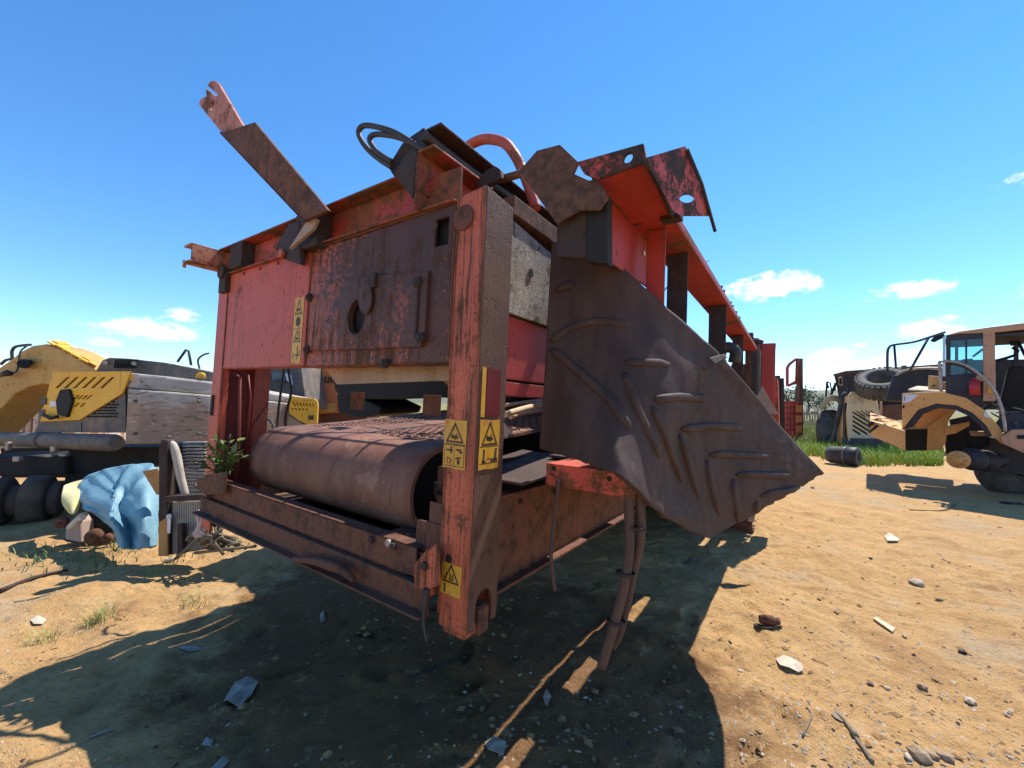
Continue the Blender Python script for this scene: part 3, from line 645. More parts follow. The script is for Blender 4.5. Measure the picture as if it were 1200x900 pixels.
b = MB(); b.tube([on(x, y, 1, .55) for x, y in [(522, 222), (526, 200), (532, 186), (543, 176), (556, 167), (571, 163), (590, 167), (602, 180), (612, 199), (622, 225), (628, 245)]], .028, 12, 6); part(b, 'red_pipe', M_RED, 0)
b = MB(); b.prism(pm([(555, 212), (570, 199), (580, 194), (586, 198), (587, 208), (575, 215), (560, 220)], 1, .25), (0, .03, 0)); part(b, 'lug', M_DARK, .004)
b = MB(); b.tube([on(585, 211, 1, .3), on(612, 203, 1, .3)], .018, 8); part(b, 'tie_rod', M_RUST, 0)

# crawler tracks under the middle of the machine
for (u0, u1) in ((.12, .52), (-2.9, -2.5)):
    b = MB(); pr = []
    for t in np.linspace(-90, 90, 10): pr.append((5.25-.3*math.cos(R(t)) if False else 5.25-.33*math.cos(R(t)), -.38+.33*math.sin(R(t))))
    for t in np.linspace(90, 270, 10): pr.append((8.0-.33*math.cos(R(t)), -.38+.33*math.sin(R(t))))
    b.prism([(u0+.05, v, w) for v, w in pr], (u1-u0-.1, 0, 0)); tk = part(b, 'crawler_track', M_DARK, .01)
    L_ = [np.array(q) for q in pr]; L_.append(L_[0]); seg = [np.linalg.norm(L_[i+1]-L_[i]) for i in range(len(L_)-1)]; tot = sum(seg)
    n = 46
    for k in range(n):
        d = tot*k/n; i = 0
        while d > seg[i]: d -= seg[i]; i += 1
        p = L_[i]+(L_[i+1]-L_[i])*d/seg[i]; t = (L_[i+1]-L_[i])/seg[i]; nn_ = np.array([-t[1], t[0]])
        q = [p-t*.06+nn_*.0, p+t*.06, p+t*.06+nn_*.03, p+t*.02+nn_*.03, p+t*.012+nn_*.055, p-t*.012+nn_*.055, p-t*.02+nn_*.03, p-t*.06+nn_*.03]
        b = MB(); b.prism([(u0, a[0], a[1]) for a in q], (u1-u0, 0, 0)); part(b, 'track_shoe', M_RUST, 0, parent=tk)
b = MB(); b.box((-2.5, 3.4, -.2), (.1, 9.5, .45)); b.box((-2.3, 3.3, .45), (.1, 9.5, 1.5)); part(b, 'main_body', M_DARK, .01)

# weld beads where plates meet
def weld(p0_, p1_, par=None):
    p0_, p1_ = np.asarray(p0_, float), np.asarray(p1_, float); L0 = np.linalg.norm(p1_-p0_); n = max(4, int(L0/.008)); t = np.linspace(0, 1, n)
    pts = [p0_+(p1_-p0_)*k+RNG.normal(size=3)*.0008 for k in t]; b = MB(); b.tube(pts, [.0045+.0018*math.sin(i*2.2)+.001*RNG.random() for i in range(n)], 6); part(b, 'weld_bead', M_RUST, 0)
for q0, q1 in (((-.147, -.001, 1.0), (-.147, -.001, 1.6)), ((-2.22, .003, 1.0), (-2.22, .003, 1.6)), ((-1.19, -.007, 1.61), (-.2, .003, 1.622)), ((-.145, -.012, .25), (-.145, -.012, .1)), ((-2.2, -.012, .13), (-.3, -.012, .128)),
               ((-.9, -.024, 1.12), (-.3, -.02, 1.05)) if False else ((.385, .115, 1.632), (.385, .5, 1.632)), ((.41, .112, 1.628), (.56, .112, 1.628)), ((.385, .56, 1.627), (.42, .56, 1.627)), ((-.046, .2, .078), (-.046, 2.0, .078)), ((-.34, -.05, 1.7), (-.34, .05, 1.7)), ((-.33, -.052, 1.64), (-.33, -.052, 1.85))):
    weld(q0, q1)
for k in range(8):
    c = np.array([-.044, .4+k*.32, .39]); b = MB(); b.cyl(c, c+np.array([.012, 0, 0]), .013, 6); part(b, 'bolt', M_DARK, .002)
for k in range(5):
    c = np.array([-2.0+k*.22, .003, 1.60]); b = MB(); b.cyl(c, c+np.array([0, -.009, 0]), .011, 6); part(b, 'bolt', M_RED, .002)
# warning stickers: thin films with printed marks
def decal(o_, ex, ey, nrm, w, h, rows_, mat=None, label=None):
    o_, ex, ey, nrm = [np.asarray(q, float) for q in (o_, ex, ey, nrm)]
    P2 = lambda x, y, d=.0: o_+ex*x*w+ey*y*h+nrm*d
    b = MB(); ragged = [(0, 0), (.3, .012), (.7, -.005), (1, .01), (.985, .4), (1.01, .7), (1, 1), (.6, .99), (.2, 1.005), (0, 1), (.015, .6), (-.008, .3)]
    b.prism([P2(x, y, .0012) for x, y in ragged], nrm*.0012); d = part(b, 'warning_sticker', mat or M_YDECAL, 0, label)
    if not rows_: return
    b = MB(); Z = .0026
    def strip(pts, th):
        for (x0, y0), (x1, y1) in zip(pts[:-1], pts[1:]):
            a = np.array([x0*w, y0*h]); c = np.array([x1*w, y1*h]); t = c-a; L0 = np.linalg.norm(t)+1e-9; t /= L0; n = np.array([-t[1], t[0]])*th*w/2
            q = [a-n-t*th*w*.4, c-n+t*th*w*.4, c+n+t*th*w*.4, a+n-t*th*w*.4]; b.add([o_+ex*k[0]+ey*k[1]+nrm*Z for k in q], [(0, 1, 2, 3)])
    def blobp(cx, cy, rx, ry, n=10): b.add([P2(cx+rx*math.cos(2*math.pi*k/n), cy+ry*math.sin(2*math.pi*k/n), Z) for k in range(n)], [tuple(range(n))])
    for kind, y0, y1 in rows_:
        hgt = y1-y0
        if kind == 'tri':
            strip([(.14, y0), (.86, y0), (.5, y1), (.14, y0)], .07); blobp(.5, y0+hgt*.25, .16, hgt*.10); blobp(.38, y0+hgt*.3, .06, hgt*.13); strip([(.38, y0+hgt*.2), (.6, y0+hgt*.42)], .05); strip([(.52, y0+hgt*.14), (.66, y0+hgt*.26)], .05)
        elif kind == 'crush':
            strip([(.14, y0), (.86, y0), (.5, y1), (.14, y0)], .07); strip([(.46, y0+hgt*.15), (.46, y0+hgt*.5)], .06); strip([(.58, y0+hgt*.15), (.58, y0+hgt*.45)], .06); strip([(.42, y0+hgt*.15), (.62, y0+hgt*.15)], .05)
        elif kind == 'box4':
            strip([(.06, y0), (.94, y0), (.94, y1), (.06, y1), (.06, y0)], .025); strip([(.5, y0), (.5, y1)], .02)
            m = y0+hgt*.75; strip([(.15, m), (.42, m)], .06); strip([(.36, m-hgt*.12), (.36, m+hgt*.14)], .08); blobp(.7, m+hgt*.04, .14, hgt*.05); blobp(.8, m-hgt*.06, .09, hgt*.06)
            m = y0+hgt*.28; strip([(.2, m-hgt*.15), (.2, m+hgt*.12), (.38, m), (.3, m-hgt*.16)], .04); blobp(.7, m-hgt*.05, .07, hgt*.14); strip([(.6, m+hgt*.1), (.78, m+hgt*.16)], .06)
        elif kind == 'dot': blobp(.5, (y0+y1)/2, .27, hgt*.5, 14)
        elif kind == 'people':
            strip([(.06, y0-.02), (.94, y0-.02)], .03); strip([(.22, y0), (.24, y1)], .1); strip([(.2, y0+hgt*.1), (.3, y0)], .12); blobp(.48, y0+hgt*.28, .1, hgt*.06); strip([(.8, y0+hgt*.2), (.84, y1)], .12); strip([(.62, y0+hgt*.12), (.88, y0+hgt*.16)], .12)
        elif kind == 'marks':
            strip([(.18, y0), (.18, y0+hgt*.5)], .09); strip([(.62, y0), (.62, y1), ], .1); strip([(.4, y0+hgt*.3), (.85, y0+hgt*.3), (.85, y0+hgt*.7)], .08)
        elif kind == 'line': strip([(.04, y0), (.96, y0)], .03)
        elif kind == 'torn':
            strip([(.2, y0), (.2, y1)], .09)
    part(b, 'pictogram', M_PRINT, 0, parent=d)
FX, UPV, FN = (1, 0, 0), (0, 0, 1), (0, -1, 0)
decal((-.148, -.0, .572), FX, UPV, FN, .112, .185, [('tri', .55, .92), ('line', .5, .5), ('box4', .05, .48)], None, 'yellow sticker on the front of the right post')
decal((-.128, -.0, .105), FX, UPV, FN, .10, .115, [('crush', .42, .95), ('torn', .08, .3)], None, 'torn yellow sticker at the foot of the right post')
SX, SN = (0, 1, 0), (1, 0, 0)
decal((0, .03, .572), SX, UPV, SN, .125, .19, [('tri', .5, .94), ('line', .46, .46), ('people', .14, .38)], None, 'yellow sticker on the side of the right post')
decal((0, .03, .772), SX, UPV, SN, .024, .19, [], None, 'sliver of yellow sticker on the side of the right post')
decal((0, .0605, .772), SX, UPV, SN, .088, .19, [], M_RDECAL, 'faded red sticker on the side of the right post')
decal((-1.318, -.006, .995), FX, UPV, FN, .095, .365, [('tri', .76, .95), ('line', .74, .74), ('dot', .56, .71), ('line', .53, .53), ('tri', .33, .5), ('marks', .08, .24)], None, 'long yellow sticker with four pictures on the front panel')

# ------------------------------------------------------------------ chevron rubber belt slung from the outrigger
rows_ = [
 [(647, 281, 1.80), (676, 289, 1.76), (708, 296, 1.70), (765, 345, 1.74), (823, 397, 1.86), (846, 419, 1.9), (903, 484, 2.08), (966, 555, 2.22)],
 [(643, 350, 1.79), (668, 358, 1.76), (698, 368, 1.71), (742, 402, 1.66), (795, 448, 1.71), (815, 470, 1.80), (868, 524, 1.95), (930, 578, 2.11)],
 [(638, 440, 1.77), (660, 446, 1.71), (690, 456, 1.64), (728, 484, 1.56), (768, 524, 1.59), (790, 548, 1.70), (835, 592, 1.84), (885, 604, 1.97)],
 [(632, 527, 1.75), (658, 535, 1.64), (692, 545, 1.52), (733, 563, 1.41), (768, 597, 1.53), (785, 609, 1.60), (808, 622, 1.71), (831, 631, 1.82)]]
net = [[W(*p) for p in r] for r in rows_]
S = smooth_grid(net, 14, 8)                                  # fine surface
si, sj = np.meshgrid(np.arange(S.shape[0]), np.arange(S.shape[1]), indexing='ij')
S[..., 1] += .02*(vnoise(si*.16, sj*.16, 31)-.5) + .006*(vnoise(si*.4, sj*.4, 32)-.5); S[:, -1] += ((S[:, -2]-S[:, -1])*(.5*_dr.random((S.shape[0], 1)))); S[-1, :] += (S[-2, :]-S[-1, :])*(.6*_dr.random((S.shape[1], 1))); S[..., 2] += .005*(vnoise(si*.5+7, sj*.5, 33)-.5)
fl0 = np.array([.9, 1.9, 0]); 
b = MB(); b.grid(S, -.018)
flap = thing('rubber_belt', 'brown chevron conveyor belt sheet hanging off the right side of the red machine', 'rubber belt', W(780, 520, 1.8)*np.array([1, 1, 0])+np.array([0, 0, .9]))
b.build('belt_sheet', M_BELT, flap)
# unseen sheet added behind the hanging belt, shaped to cast the rounded ground shadow
fo = []
for v, ue, uw in ((.95, .74, .40), (1.25, .83, .42), (1.6, .86, .43), (1.9, .82, .44), (2.2, .72, .44), (2.45, .58, .42), (2.62, .42, .43), (2.7, .30, .43)):
    fo.append([mach((.16+(ue-.16)*t, v, .62+(uw-.62)*t**.8)) for t in np.linspace(0, 1, 6)])
b = MB(); b.grid(smooth_grid(fo, 4, 4), .012); b.build('shadow_sheet', M_BELT, flap)
b = MB(); cc = [on_ for on_ in [W(815, 424, 1.84), W(824, 436, 1.84), (W(835, 428, 1.85)), W(850, 420, 1.88), W(846, 416, 1.89), W(828, 420, 1.86)]]; b.prism(cc, (.004, -.016, .004)); b.build('curled_edge', M_BELT, flap, .004)
nS = np.cross(np.gradient(S, axis=1), np.gradient(S, axis=0)); nS /= np.linalg.norm(nS, axis=2, keepdims=True)
toeye = EYE - S; nS *= np.sign((nS*toeye).sum(-1, keepdims=True))
q = (S-EYE) @ RC; PXY = np.stack([600+FOC*q[..., 0]/q[..., 2], 450-FOC*q[..., 1]/q[..., 2]], -1)
def on_sheet(x, y):
    d = ((PXY-np.array([x, y]))**2).sum(-1); i, j = np.unravel_index(np.argsort(d.ravel())[:4], d.shape); wgt = 1/(d[i, j]+.3); wgt /= wgt.sum()
    return (S[i, j]*wgt[:, None]).sum(0), unit((nS[i, j]*wgt[:, None]).sum(0))
for pl in ([(646, 400), (668, 384), (700, 376), (738, 381)], [(645, 408), (684, 440), (716, 470), (739, 503)], [(732, 425), (784, 427)], [(731, 436), (748, 480), (772, 536)],
           [(767, 468), (796, 465), (829, 467)], [(765, 476), (780, 516), (799, 564)], [(799, 503), (832, 499), (868, 501)], [(797, 509), (818, 582)], [(830, 532), (900, 533)], [(827, 538), (842, 602)],
           [(862, 556), (926, 556)], [(858, 560), (865, 612)], [(890, 580), (938, 572)], [(886, 586), (886, 602)], [(652, 340), (674, 332)]):
    pts = []; N_ = []
    for (x0, y0), (x1, y1) in zip(pl[:-1], pl[1:]):
        for t in np.linspace(0, 1, 5, endpoint=False):
            p, n = on_sheet(x0+(x1-x0)*t, y0+(y1-y0)*t); pts.append(p); N_.append(n)
    p, n = on_sheet(*pl[-1]); pts.append(p); N_.append(n)
    N_ = [unit(sum(N_[max(0, i-2):i+3])) for i in range(len(N_))]
    for _ in range(2): pts = [pts[0]] + [(pts[i-1]+2*pts[i]+pts[i+1])/4 for i in range(1, len(pts)-1)] + [pts[-1]]
    b = MB(); sec = []
    for i, p in enumerate(pts):
        t = unit(pts[min(i+1, len(pts)-1)]-pts[max(i-1, 0)]); sd = unit(np.cross(N_[i], t)); e = .45 if i in (0, len(pts)-1) else 1
        sec.append([p+sd*x*e+N_[i]*(y*e-.002) for x, y in ((-.018, 0), (-.015, .012), (-.010, .017), (.010, .017), (.015, .012), (.018, 0))])
    b.grid(sec); n = len(sec)*6; b.f.append(tuple(range(6))); b.sm.append(False); b.f.append(tuple(range(n-1, n-7, -1))); b.sm.append(False)
    b.build('cleat', M_BELT, flap)

# ------------------------------------------------------------------ old excavator on the left
M_ORANGE = worn('faded_orange_yellow_paint', (.58, .33, .085), (.50, .27, .07), wear=.16, scale=1.4, streak=.4, chips=.3)
M_YEL = worn('fresh_yellow_paint', (.80, .42, .02), (.72, .36, .02), wear=.12, scale=3, streak=.4, chips=.2)
M_DGREY = worn('weathered_dark_grey_plastic', (.085, .082, .082), (.12, .112, .105), wear=.4, scale=2.5, streak=.6, chips=.3, rust=(.15, .11, .08), rust2=(.24, .18, .13), rough=.8, dust=.5)
def cw_mat():
    s = NT('peeling_grey_white_counterweight')
    n = s.noise(1.6, 6, .65); st = s.noise(5, 7, .75, stretch=(.45, .45, 1.7), dist=2.2); fine = s.noise(24, 5, .7, stretch=(.4, .4, 1.5))
    col = s.mix(s.ramp(n, .35, .65), (.50, .45, .39), (.36, .31, .26))
    sp = s.N.new('ShaderNodeSeparateXYZ'); s.L.new(s.co, sp.inputs[0])
    low = s.math('ADD', s.ramp(sp.outputs[2], 1.75, 1.35), s.math('MULTIPLY', s.math('SUBTRACT', st, .5), 3))
    col = s.mix(s.ramp(low, .35, .8, 0, .8), col, (.30, .18, .11))
    col = s.mix(s.ramp(st, .56, .62, 0, .75), col, (.10, .065, .045))
    col = s.mix(s.ramp(fine, .55, .66, 0, .6), col, (.55, .46, .38))
    v = s.math('ADD', s.math('MULTIPLY', st, .7), s.math('MULTIPLY', fine, .4))
    return s.out(col, .8, v, .5, .02)
M_CW = cw_mat()
M_TRACK = plain('dusty_dark_track_iron', (.10, .07, .05), (.05, .036, .028), 5, .85, .5, .02)
M_SHADE = plain('painted_shade_black', (.02, .018, .016), (.035, .028, .022), 4, .9)  # near-black colour paints in the shade under the excavator
M_SLOT = plain('slot_black', (.008, .008, .008), None, 4, .9)
EXL = np.array([-3.9, 6.0, 0.0])
ex = thing('excavator', 'weathered grey and yellow excavator without tracks behind the red machine', 'excavator', EXL)
def bpart(mb, name, mat, parent, bevel=.01, label=None):
    o = mb.build(name, mat, parent, bevel)
    if label: o['label'] = label
    return o
BK = np.array([-.5, 1.5, 0])
def slabcol(cols, off=BK):                                   # cols: (px, ytop, ybot, Y)
    top = [W(x, a, Y) for x, a, c, Y in cols]; bot = [W(x, c, Y) for x, a, c, Y in cols]
    for i in range(len(cols)):                               # make verticals plumb
        bot[i][0], bot[i][1] = top[i][0], top[i][1]
    n = len(cols); vs = top+bot+[p+off for p in top]+[p+off for p in bot]
    f = [(i, i+1, n+i+1, n+i) for i in range(n-1)] + [(i+1, i, 2*n+i, 2*n+i+1) for i in range(n-1)] + [(n+i, n+i+1, 3*n+i+1, 3*n+i) for i in range(n-1)]
    f += [(2*n+i+1, 2*n+i, 3*n+i, 3*n+i+1) for i in range(n-1)] + [(0, n, 3*n, 2*n), (n-1, 2*n-1+0, 4*n-1, 3*n-1)]
    return vs, f
def slabm(cols, off=BK):
    b = MB(); vs, f = slabcol(cols, off); f[-1] = (len(cols)-1, 3*len(cols)-1, 4*len(cols)-1, 2*len(cols)-1); b.add(vs, f); return b
bpart(slabm([(150, 455, 519, 5.42), (165, 457, 521, 5.40), (195, 459, 520, 5.52), (245, 463, 517, 5.85), (300, 468, 513, 6.3), (345, 473.5, 511, 6.75)]), 'counterweight', M_CW, ex, .02)
bpart(slabm([(149, 437, 454, 5.46), (163, 438, 456, 5.44), (195, 441, 458.4, 5.55), (245, 447, 462.4, 5.88), (300, 457, 467.4, 6.32), (345, 465, 472.8, 6.77)]), 'counterweight_lid', M_CW, ex, .03)
b = slabm([(152, 454, 458, 5.5), (195, 458, 460, 5.6), (245, 462, 464, 5.93), (345, 472, 475, 6.8)], BK*.5); bpart(b, 'seam_gap', M_SLOT, ex, 0)
side = lambda x, y: W(x, y, 5.46+(150-x)*.0062)
b = MB(); b.prism([side(40, 507), side(149, 507), side(149, 437), side(68, 437)], (.1, .1, 0)); bpart(b, 'engine_side_panel', M_DGREY, ex, .01)
ylw = [(51, 494), (66, 436), (157, 435.5), (147, 461), (97, 492)]
holes = []
for k in range(6):
    x = 76+k*10.5; holes.append([(x-8, 455), (x+6, 442), (x+10, 442), (x-4, 455)])
for k in range(4):
    x = 93+k*6-(k*1.0); holes.append([(x-4, 468+k*.0), (x+2, 463), (x+5, 463), (x-1, 468)])
for k in range(2): holes.append([(90+k*7, 477), (95+k*7, 472), (98+k*7, 472), (93+k*7, 477)])
fr = np.array([-.012, -.035, 0])
b = MB(); b.holed([side(x, y)+fr for x, y in ylw], [[side(x, y)+fr for x, y in h] for h in holes], (.008, .02, 0)); bpart(b, 'yellow_vent_panel', M_YEL, ex, .004)
b = MB(); b.prism([side(x, y)+fr*.3 for x, y in [(62, 480), (70, 440), (145, 440), (138, 458), (95, 485)]], (.004, .008, 0)); bpart(b, 'vent_backing', M_SLOT, ex, 0)
b = MB()
for r_ in range(8):
    y = 489-r_*3.5; x0 = max(88, 104+r_*4.2)
    x = x0+(2 if r_ % 2 else 0)
    while x < 136: b.prism([side(x, y)+fr*.6, side(x+3.4, y)+fr*.6, side(x+3.4, y-1.7)+fr*.6, side(x, y-1.7)+fr*.6], (.003, .01, 0)); x += 5
o = bpart(b, 'mesh_opening', M_SLOT, ex, 0)
b = MB(); b.prism([side(x, y)+fr*2 for x, y in [(75, 486), (73, 470), (78, 457), (88, 456), (92, 470), (86, 489)]], (.02, .1, 0)); b.tube([side(60, 486)+fr*2.2, side(72, 490)+fr*3, side(80, 488)+fr*3], .025, 8); bpart(b, 'burnt_latch', M_BLACK, ex, .01)
b = MB(); b.prism([side(x, y)+fr*1.5 for x, y in [(64, 477), (74, 476), (74, 470), (65, 470)]], (.002, .006, 0)); bpart(b, 'white_sticker', M_WPRINT, ex, 0)
for (x, y) in ((160, 470), (160, 508), (235, 470), (235, 508), (200, 512)):
    Yc = np.interp(x, [150, 165, 195, 245], [5.42, 5.40, 5.52, 5.85]); c = W(x, y, Yc-.005); b = MB(); b.cyl(c, c+np.array([-.02, -.03, 0]), .022, 6); bpart(b, 'bolt', M_DGREY, ex, .003)
for (x, y) in ((56, 470), (54, 484)):
    b = MB(); b.box(side(x, y)+np.array([-.03, -.07, -.05]), side(x, y)+np.array([.05, -.03, .05])); bpart(b, 'hinge', M_DGREY, ex, .004)
for x0, y0, x1, y1 in ((97, 495, 97, 507), (149, 440, 149, 505)):
    b = MB(); b.tube([side(x0, y0)+fr*.3, side(x1, y1)+fr*.3], .008, 5); bpart(b, 'panel_seam', M_SLOT, ex, 0)
b = MB(); b.tube([W(-40, 513, 6.6), W(60, 516, 6.0), W(133, 519, 5.5), W(137, 519, 5.47)], [.105, .11, .115, .09], 14); b.tube([W(50, 516, 6.05), W(53, 516, 6.03)], .12, 14); bpart(b, 'tube_fender', M_DGREY, ex, 0)
b = slabm([(111, 436.5, 437.5, 5.9), (120, 422, 439, 5.9), (128, 419, 439, 5.9), (150, 420, 440, 5.95), (195, 425, 443, 6.1), (245, 435, 448, 6.4), (292, 452, 458, 6.8)], np.array([-.4, 1.2, 0])); bpart(b, 'engine_hood', M_DGREY, ex, .03)
for k in range(9):
    x = 133+k*3; b = MB(); b.prism([W(x, 431, 5.86), W(x+1.4, 431, 5.86), W(x+3.4, 421, 5.86), W(x+2, 421, 5.86)], (0, .04, 0)); bpart(b, 'hood_vent', M_SLOT, ex, 0)
for (x, y) in ((123, 425), (157, 426)):
    b = MB(); b.cyl(W(x, y, 5.88), W(x, y, 5.84), .03, 10); bpart(b, 'hood_catch', M_STEEL, ex, 0)
b = MB(); b.tube([W(208, 424, 6.2), W(218, 410, 6.2), W(221, 411, 6.2), (W(224, 428, 6.2))], .018, 8); b.tube([W(234, 432, 6.3), W(232, 422, 6.3), W(238, 416, 6.3), W(245, 414, 6.3)], .014, 8, 4); bpart(b, 'grab_rail', M_HOSE, ex, 0)
b = MB(); b.tube([W(232, 443, 5.86), W(233, 439, 5.86), W(238, 439, 5.86), W(239, 443, 5.88)], .025, 8, 4); bpart(b, 'lifting_eye', M_YEL, ex, 0)
# the bright engine door on the far side standing open
dr_ = lambda x, y: W(x, y, 6.62)
b = MB(); holes = []
for k in range(7): x = 341.5+k*3.6; holes.append([(x, 469), (x+1.6, 469), (x+5.5, 476), (x+3.9, 476)])
for k in range(5): x = 341+k*4.2; holes.append([(x, 478), (x+1.6, 478), (x+3.4, 481), (x+1.8, 481)])
b.holed([dr_(*p) for p in [(339.5, 485), (338.5, 463), (345, 464.5), (368, 467.5), (371.5, 470), (372.5, 476), (371.5, 496), (364, 499.5), (350, 493)]], [[dr_(*p) for p in h] for h in holes], (0, .03, 0)); bpart(b, 'yellow_engine_door', M_YEL, ex, .004, 'bright yellow engine door with slanted slots')
b = MB(); b.prism([dr_(*p)+np.array([0, .05, 0]) for p in [(338.5, 498), (338.5, 466), (370, 469), (370, 498)]], (0, .05, 0)); bpart(b, 'door_back', M_SLOT, ex, 0)
b = MB(); b.prism([W(*p, 6.6) for p in [(338, 505), (338.5, 486.5), (350, 494.5), (362, 501), (362, 505)]], (0, .04, 0)); bpart(b, 'lower_door', M_CW, ex, .004)
b = MB(); b.prism([W(*p, 6.60) for p in [(361, 492), (367, 492), (367, 487), (361, 487)]], (0, .008, 0)); bpart(b, 'door_mark', M_PRINT, ex, 0)
# boom
bm_ = [(-60, 462), (-20, 440), (0, 430), (12, 422), (24, 412), (38, 405), (53, 403), (70, 409), (112, 433), (114, 452), (80, 456), (62, 452), (50, 449.5), (34, 453), (18, 461), (0, 480), (-40, 520)]
b = MB(); b.prism(pw(bm_, 6.6), (.05, .55, .0)); bpart(b, 'boom', M_ORANGE, ex, .02)
A0, A1, B0, B1 = W(54, 402.5, 6.58), W(113, 433, 6.58), W(76, 403, 7.15), W(118, 428, 7.15)
for i in range(4):
    for j in range(6):
        f0, f1 = (i+.06)/4, (i+.86)/4; g0, g1 = (j+.03)/6, (j+.94)/6
        pt = lambda f, g: (A0*(1-g)+A1*g)*(1-f) + (B0*(1-g)+B1*g)*f + np.array([0, 0, .02+.006*((i*7+j*3) % 4)])
        b = MB(); b.prism([pt(f0, g0), pt(f0, g1), pt(f1, g1), pt(f1, g0)], (0, 0, .025)); bpart(b, 'slat', M_YEL, ex, .004)
b = MB(); b.cyl(W(28, 426, 6.6), W(28, 426, 6.42), .075, 14); b.cyl(W(33, 425, 6.6), W(33, 425, 6.5), .05, 12); bpart(b, 'boom_pin', M_BLACK, ex, .01)
b = MB(); b.tube([W(0, 440, 6.5), W(8, 437, 6.45), W(15, 438, 6.5)], [.03, .05, .03], 8); b.tube([W(15, 438, 6.5), W(20, 434, 6.5), W(22, 424, 6.5), W(24, 412, 6.5), W(32, 405, 6.5)], .012, 6, 4); bpart(b, 'boom_hose', M_HOSE, ex, 0)
b = MB(); b.tube([W(1, 427, 6.7), W(7, 422, 6.7), W(14, 420, 6.7), W(14, 412, 6.7), W(19, 406, 6.7), W(36, 404, 6.7)], .022, 8, 3); bpart(b, 'boom_line', M_HOSE, ex, 0)
# undercarriage
b = MB(); b.prism([W(0, 525, 6.9), W(330, 520, 7.6), W(330, 560, 7.6), W(0, 560, 6.9)], (0, 1.2, 0)); b.prism([W(80, 524, 6.2), W(215, 524, 6.4), W(240, 606, 6.4), W(70, 600, 6.2)], (0, 1.4, 0)); bpart(b, 'undercarriage_and_shade', M_SHADE, ex, .02)  # lower block is painted shade filling the dark void
ax0 = W(-12, 588, 5.35); ax1 = W(76, 583, 5.7); da = ax1-ax0
def dsk(t0, t1, r, nm): 
    b = MB(); p0 = ax0+da*t0; L0 = np.linalg.norm(da)*(t1-t0); b.lathe(p0, da, [(0, .02), (0, r*.85), (L0*.12, r), (L0*.88, r), (L0, r*.9), (L0, .02)], 28); bpart(b, nm, M_TRACK, ex, 0)
dsk(0, .26, .30, 'roller_flange'); dsk(.26, .46, .20, 'roller_hub'); dsk(.45, .80, .31, 'roller_flange'); dsk(.8, .98, .22, 'roller_hub'); dsk(-.5, 0, .24, 'roller_hub')
b = MB(); b.prism([W(-60, 537, 5.9), W(75, 534, 6.1), (W(78, 556, 6.1)), W(-60, 560, 5.9)], (0, .8, 0)); bpart(b, 'track_frame', M_SHADE, ex, .03)
b = MB()
for (x, y, w_, h_) in [(14, 541, 8, 6), (50, 536, 10, 4), (58, 530, 6, 7), (68, 535, 9, 3), (5, 528, 4, 10)]:
    b.prism(pw([(x, y), (x+w_, y), (x+w_, y-h_), (x, y-h_)], 5.85), (0, .06, 0))
bpart(b, 'loose_fittings', M_STEEL, ex, .01)

# rusty container behind the boom
M_CONT = worn('rust_streaked_white_container', (.62, .52, .42), (.5, .4, .3), wear=.45, scale=.9, streak=1.2, chips=.3, rust=(.22, .07, .03), rust2=(.42, .18, .08), rough=.8)
ct = thing('shipping_container', 'whitish rust streaked container partly hidden by the yellow boom', 'container', W(20, 500, 9.5)*np.array([1, 1, 0]))
c0, c1 = W(-60, 500, 9.3), W(64, 500, 9.8); n = 14
for k in range(n):
    a = c0+(c1-c0)*k/n; d = c0+(c1-c0)*(k+.62)/n; e = c0+(c1-c0)*(k+1)/n; z0 = -a[2]+.9; z1 = 1.98
    b = MB()
    for p, q_, dy in ((a, d, 0), (d, e, .07)):
        b.add([(p[0], p[1]+dy, .5), (q_[0], q_[1]+dy, .5), (q_[0], q_[1]+dy, z1), (p[0], p[1]+dy, z1), (p[0], p[1]+dy+.1, .5), (q_[0], q_[1]+dy+.1, .5), (q_[0], q_[1]+dy+.1, z1), (p[0], p[1]+dy+.1, z1)], [(0, 3, 2, 1), (4, 5, 6, 7), (0, 1, 5, 4), (1, 2, 6, 5), (2, 3, 7, 6), (3, 0, 4, 7)])
    bpart(b, 'wall_panel', M_CONT, ct, 0)
b = MB(); b.box((c0[0], c0[1]+.55, .3), (c1[0], c1[1]+2.4, 1.96)); bpart(b, 'container_body', M_CONT, ct, .01)

# orange tank behind with dark lettering, and dark cab window beside it, seen through the open end
M_TANK = worn('dull_orange_tank_paint', (.56, .18, .06), (.48, .14, .05), wear=.2, scale=.9, streak=.6, chips=.2)
orr = thing('orange_loader', 'dull orange vehicle body with dark lettering seen through the open conveyor end', 'loader', W(390, 520, 10.5)*np.array([1, 1, 0]))
b = MB(); b.prism(pw([(349, 425), (430, 425), (430, 482), (374, 485), (366, 470), (353, 445)], 10), (0, 1.5, 0)); bpart(b, 'orange_body', M_TANK, orr, .04)
b = MB(); b.prism(pw([(372, 484), (430, 481), (430, 500), (372, 500)], 10.1), (0, 1.0, 0)); b.box(W(360, 500, 10.4)*np.array([1, 1, 0])+np.array([0, 0, .0]), W(430, 470, 11.2)); bpart(b, 'chassis', M_RUST, orr, .02)
b = MB(); b.prism(pw([(372, 474), (393, 472), (393, 482), (374, 484)], 9.985), (0, .01, 0)); bpart(b, 'dusty_sill', M_ORANGE, orr, 0)
b = MB(); b.prism(pw([(354, 448), (366, 447.5), (366, 444), (353.5, 444.5)], 9.98), (0, .01, 0)); bpart(b, 'white_marking', M_WPRINT, orr, 0)
cu = bpy.data.curves.new('lettering', 'FONT'); cu.body = 'ulla'; cu.size = .30; cu.extrude = .004; cu.offset = .008
to = bpy.data.objects.new('lettering_source', cu); me = bpy.data.meshes.new_from_object(to); bpy.data.objects.remove(to)
vs = np.array([v.co[:] for v in me.vertices]); p0 = W(379, 448.5, 9.97)
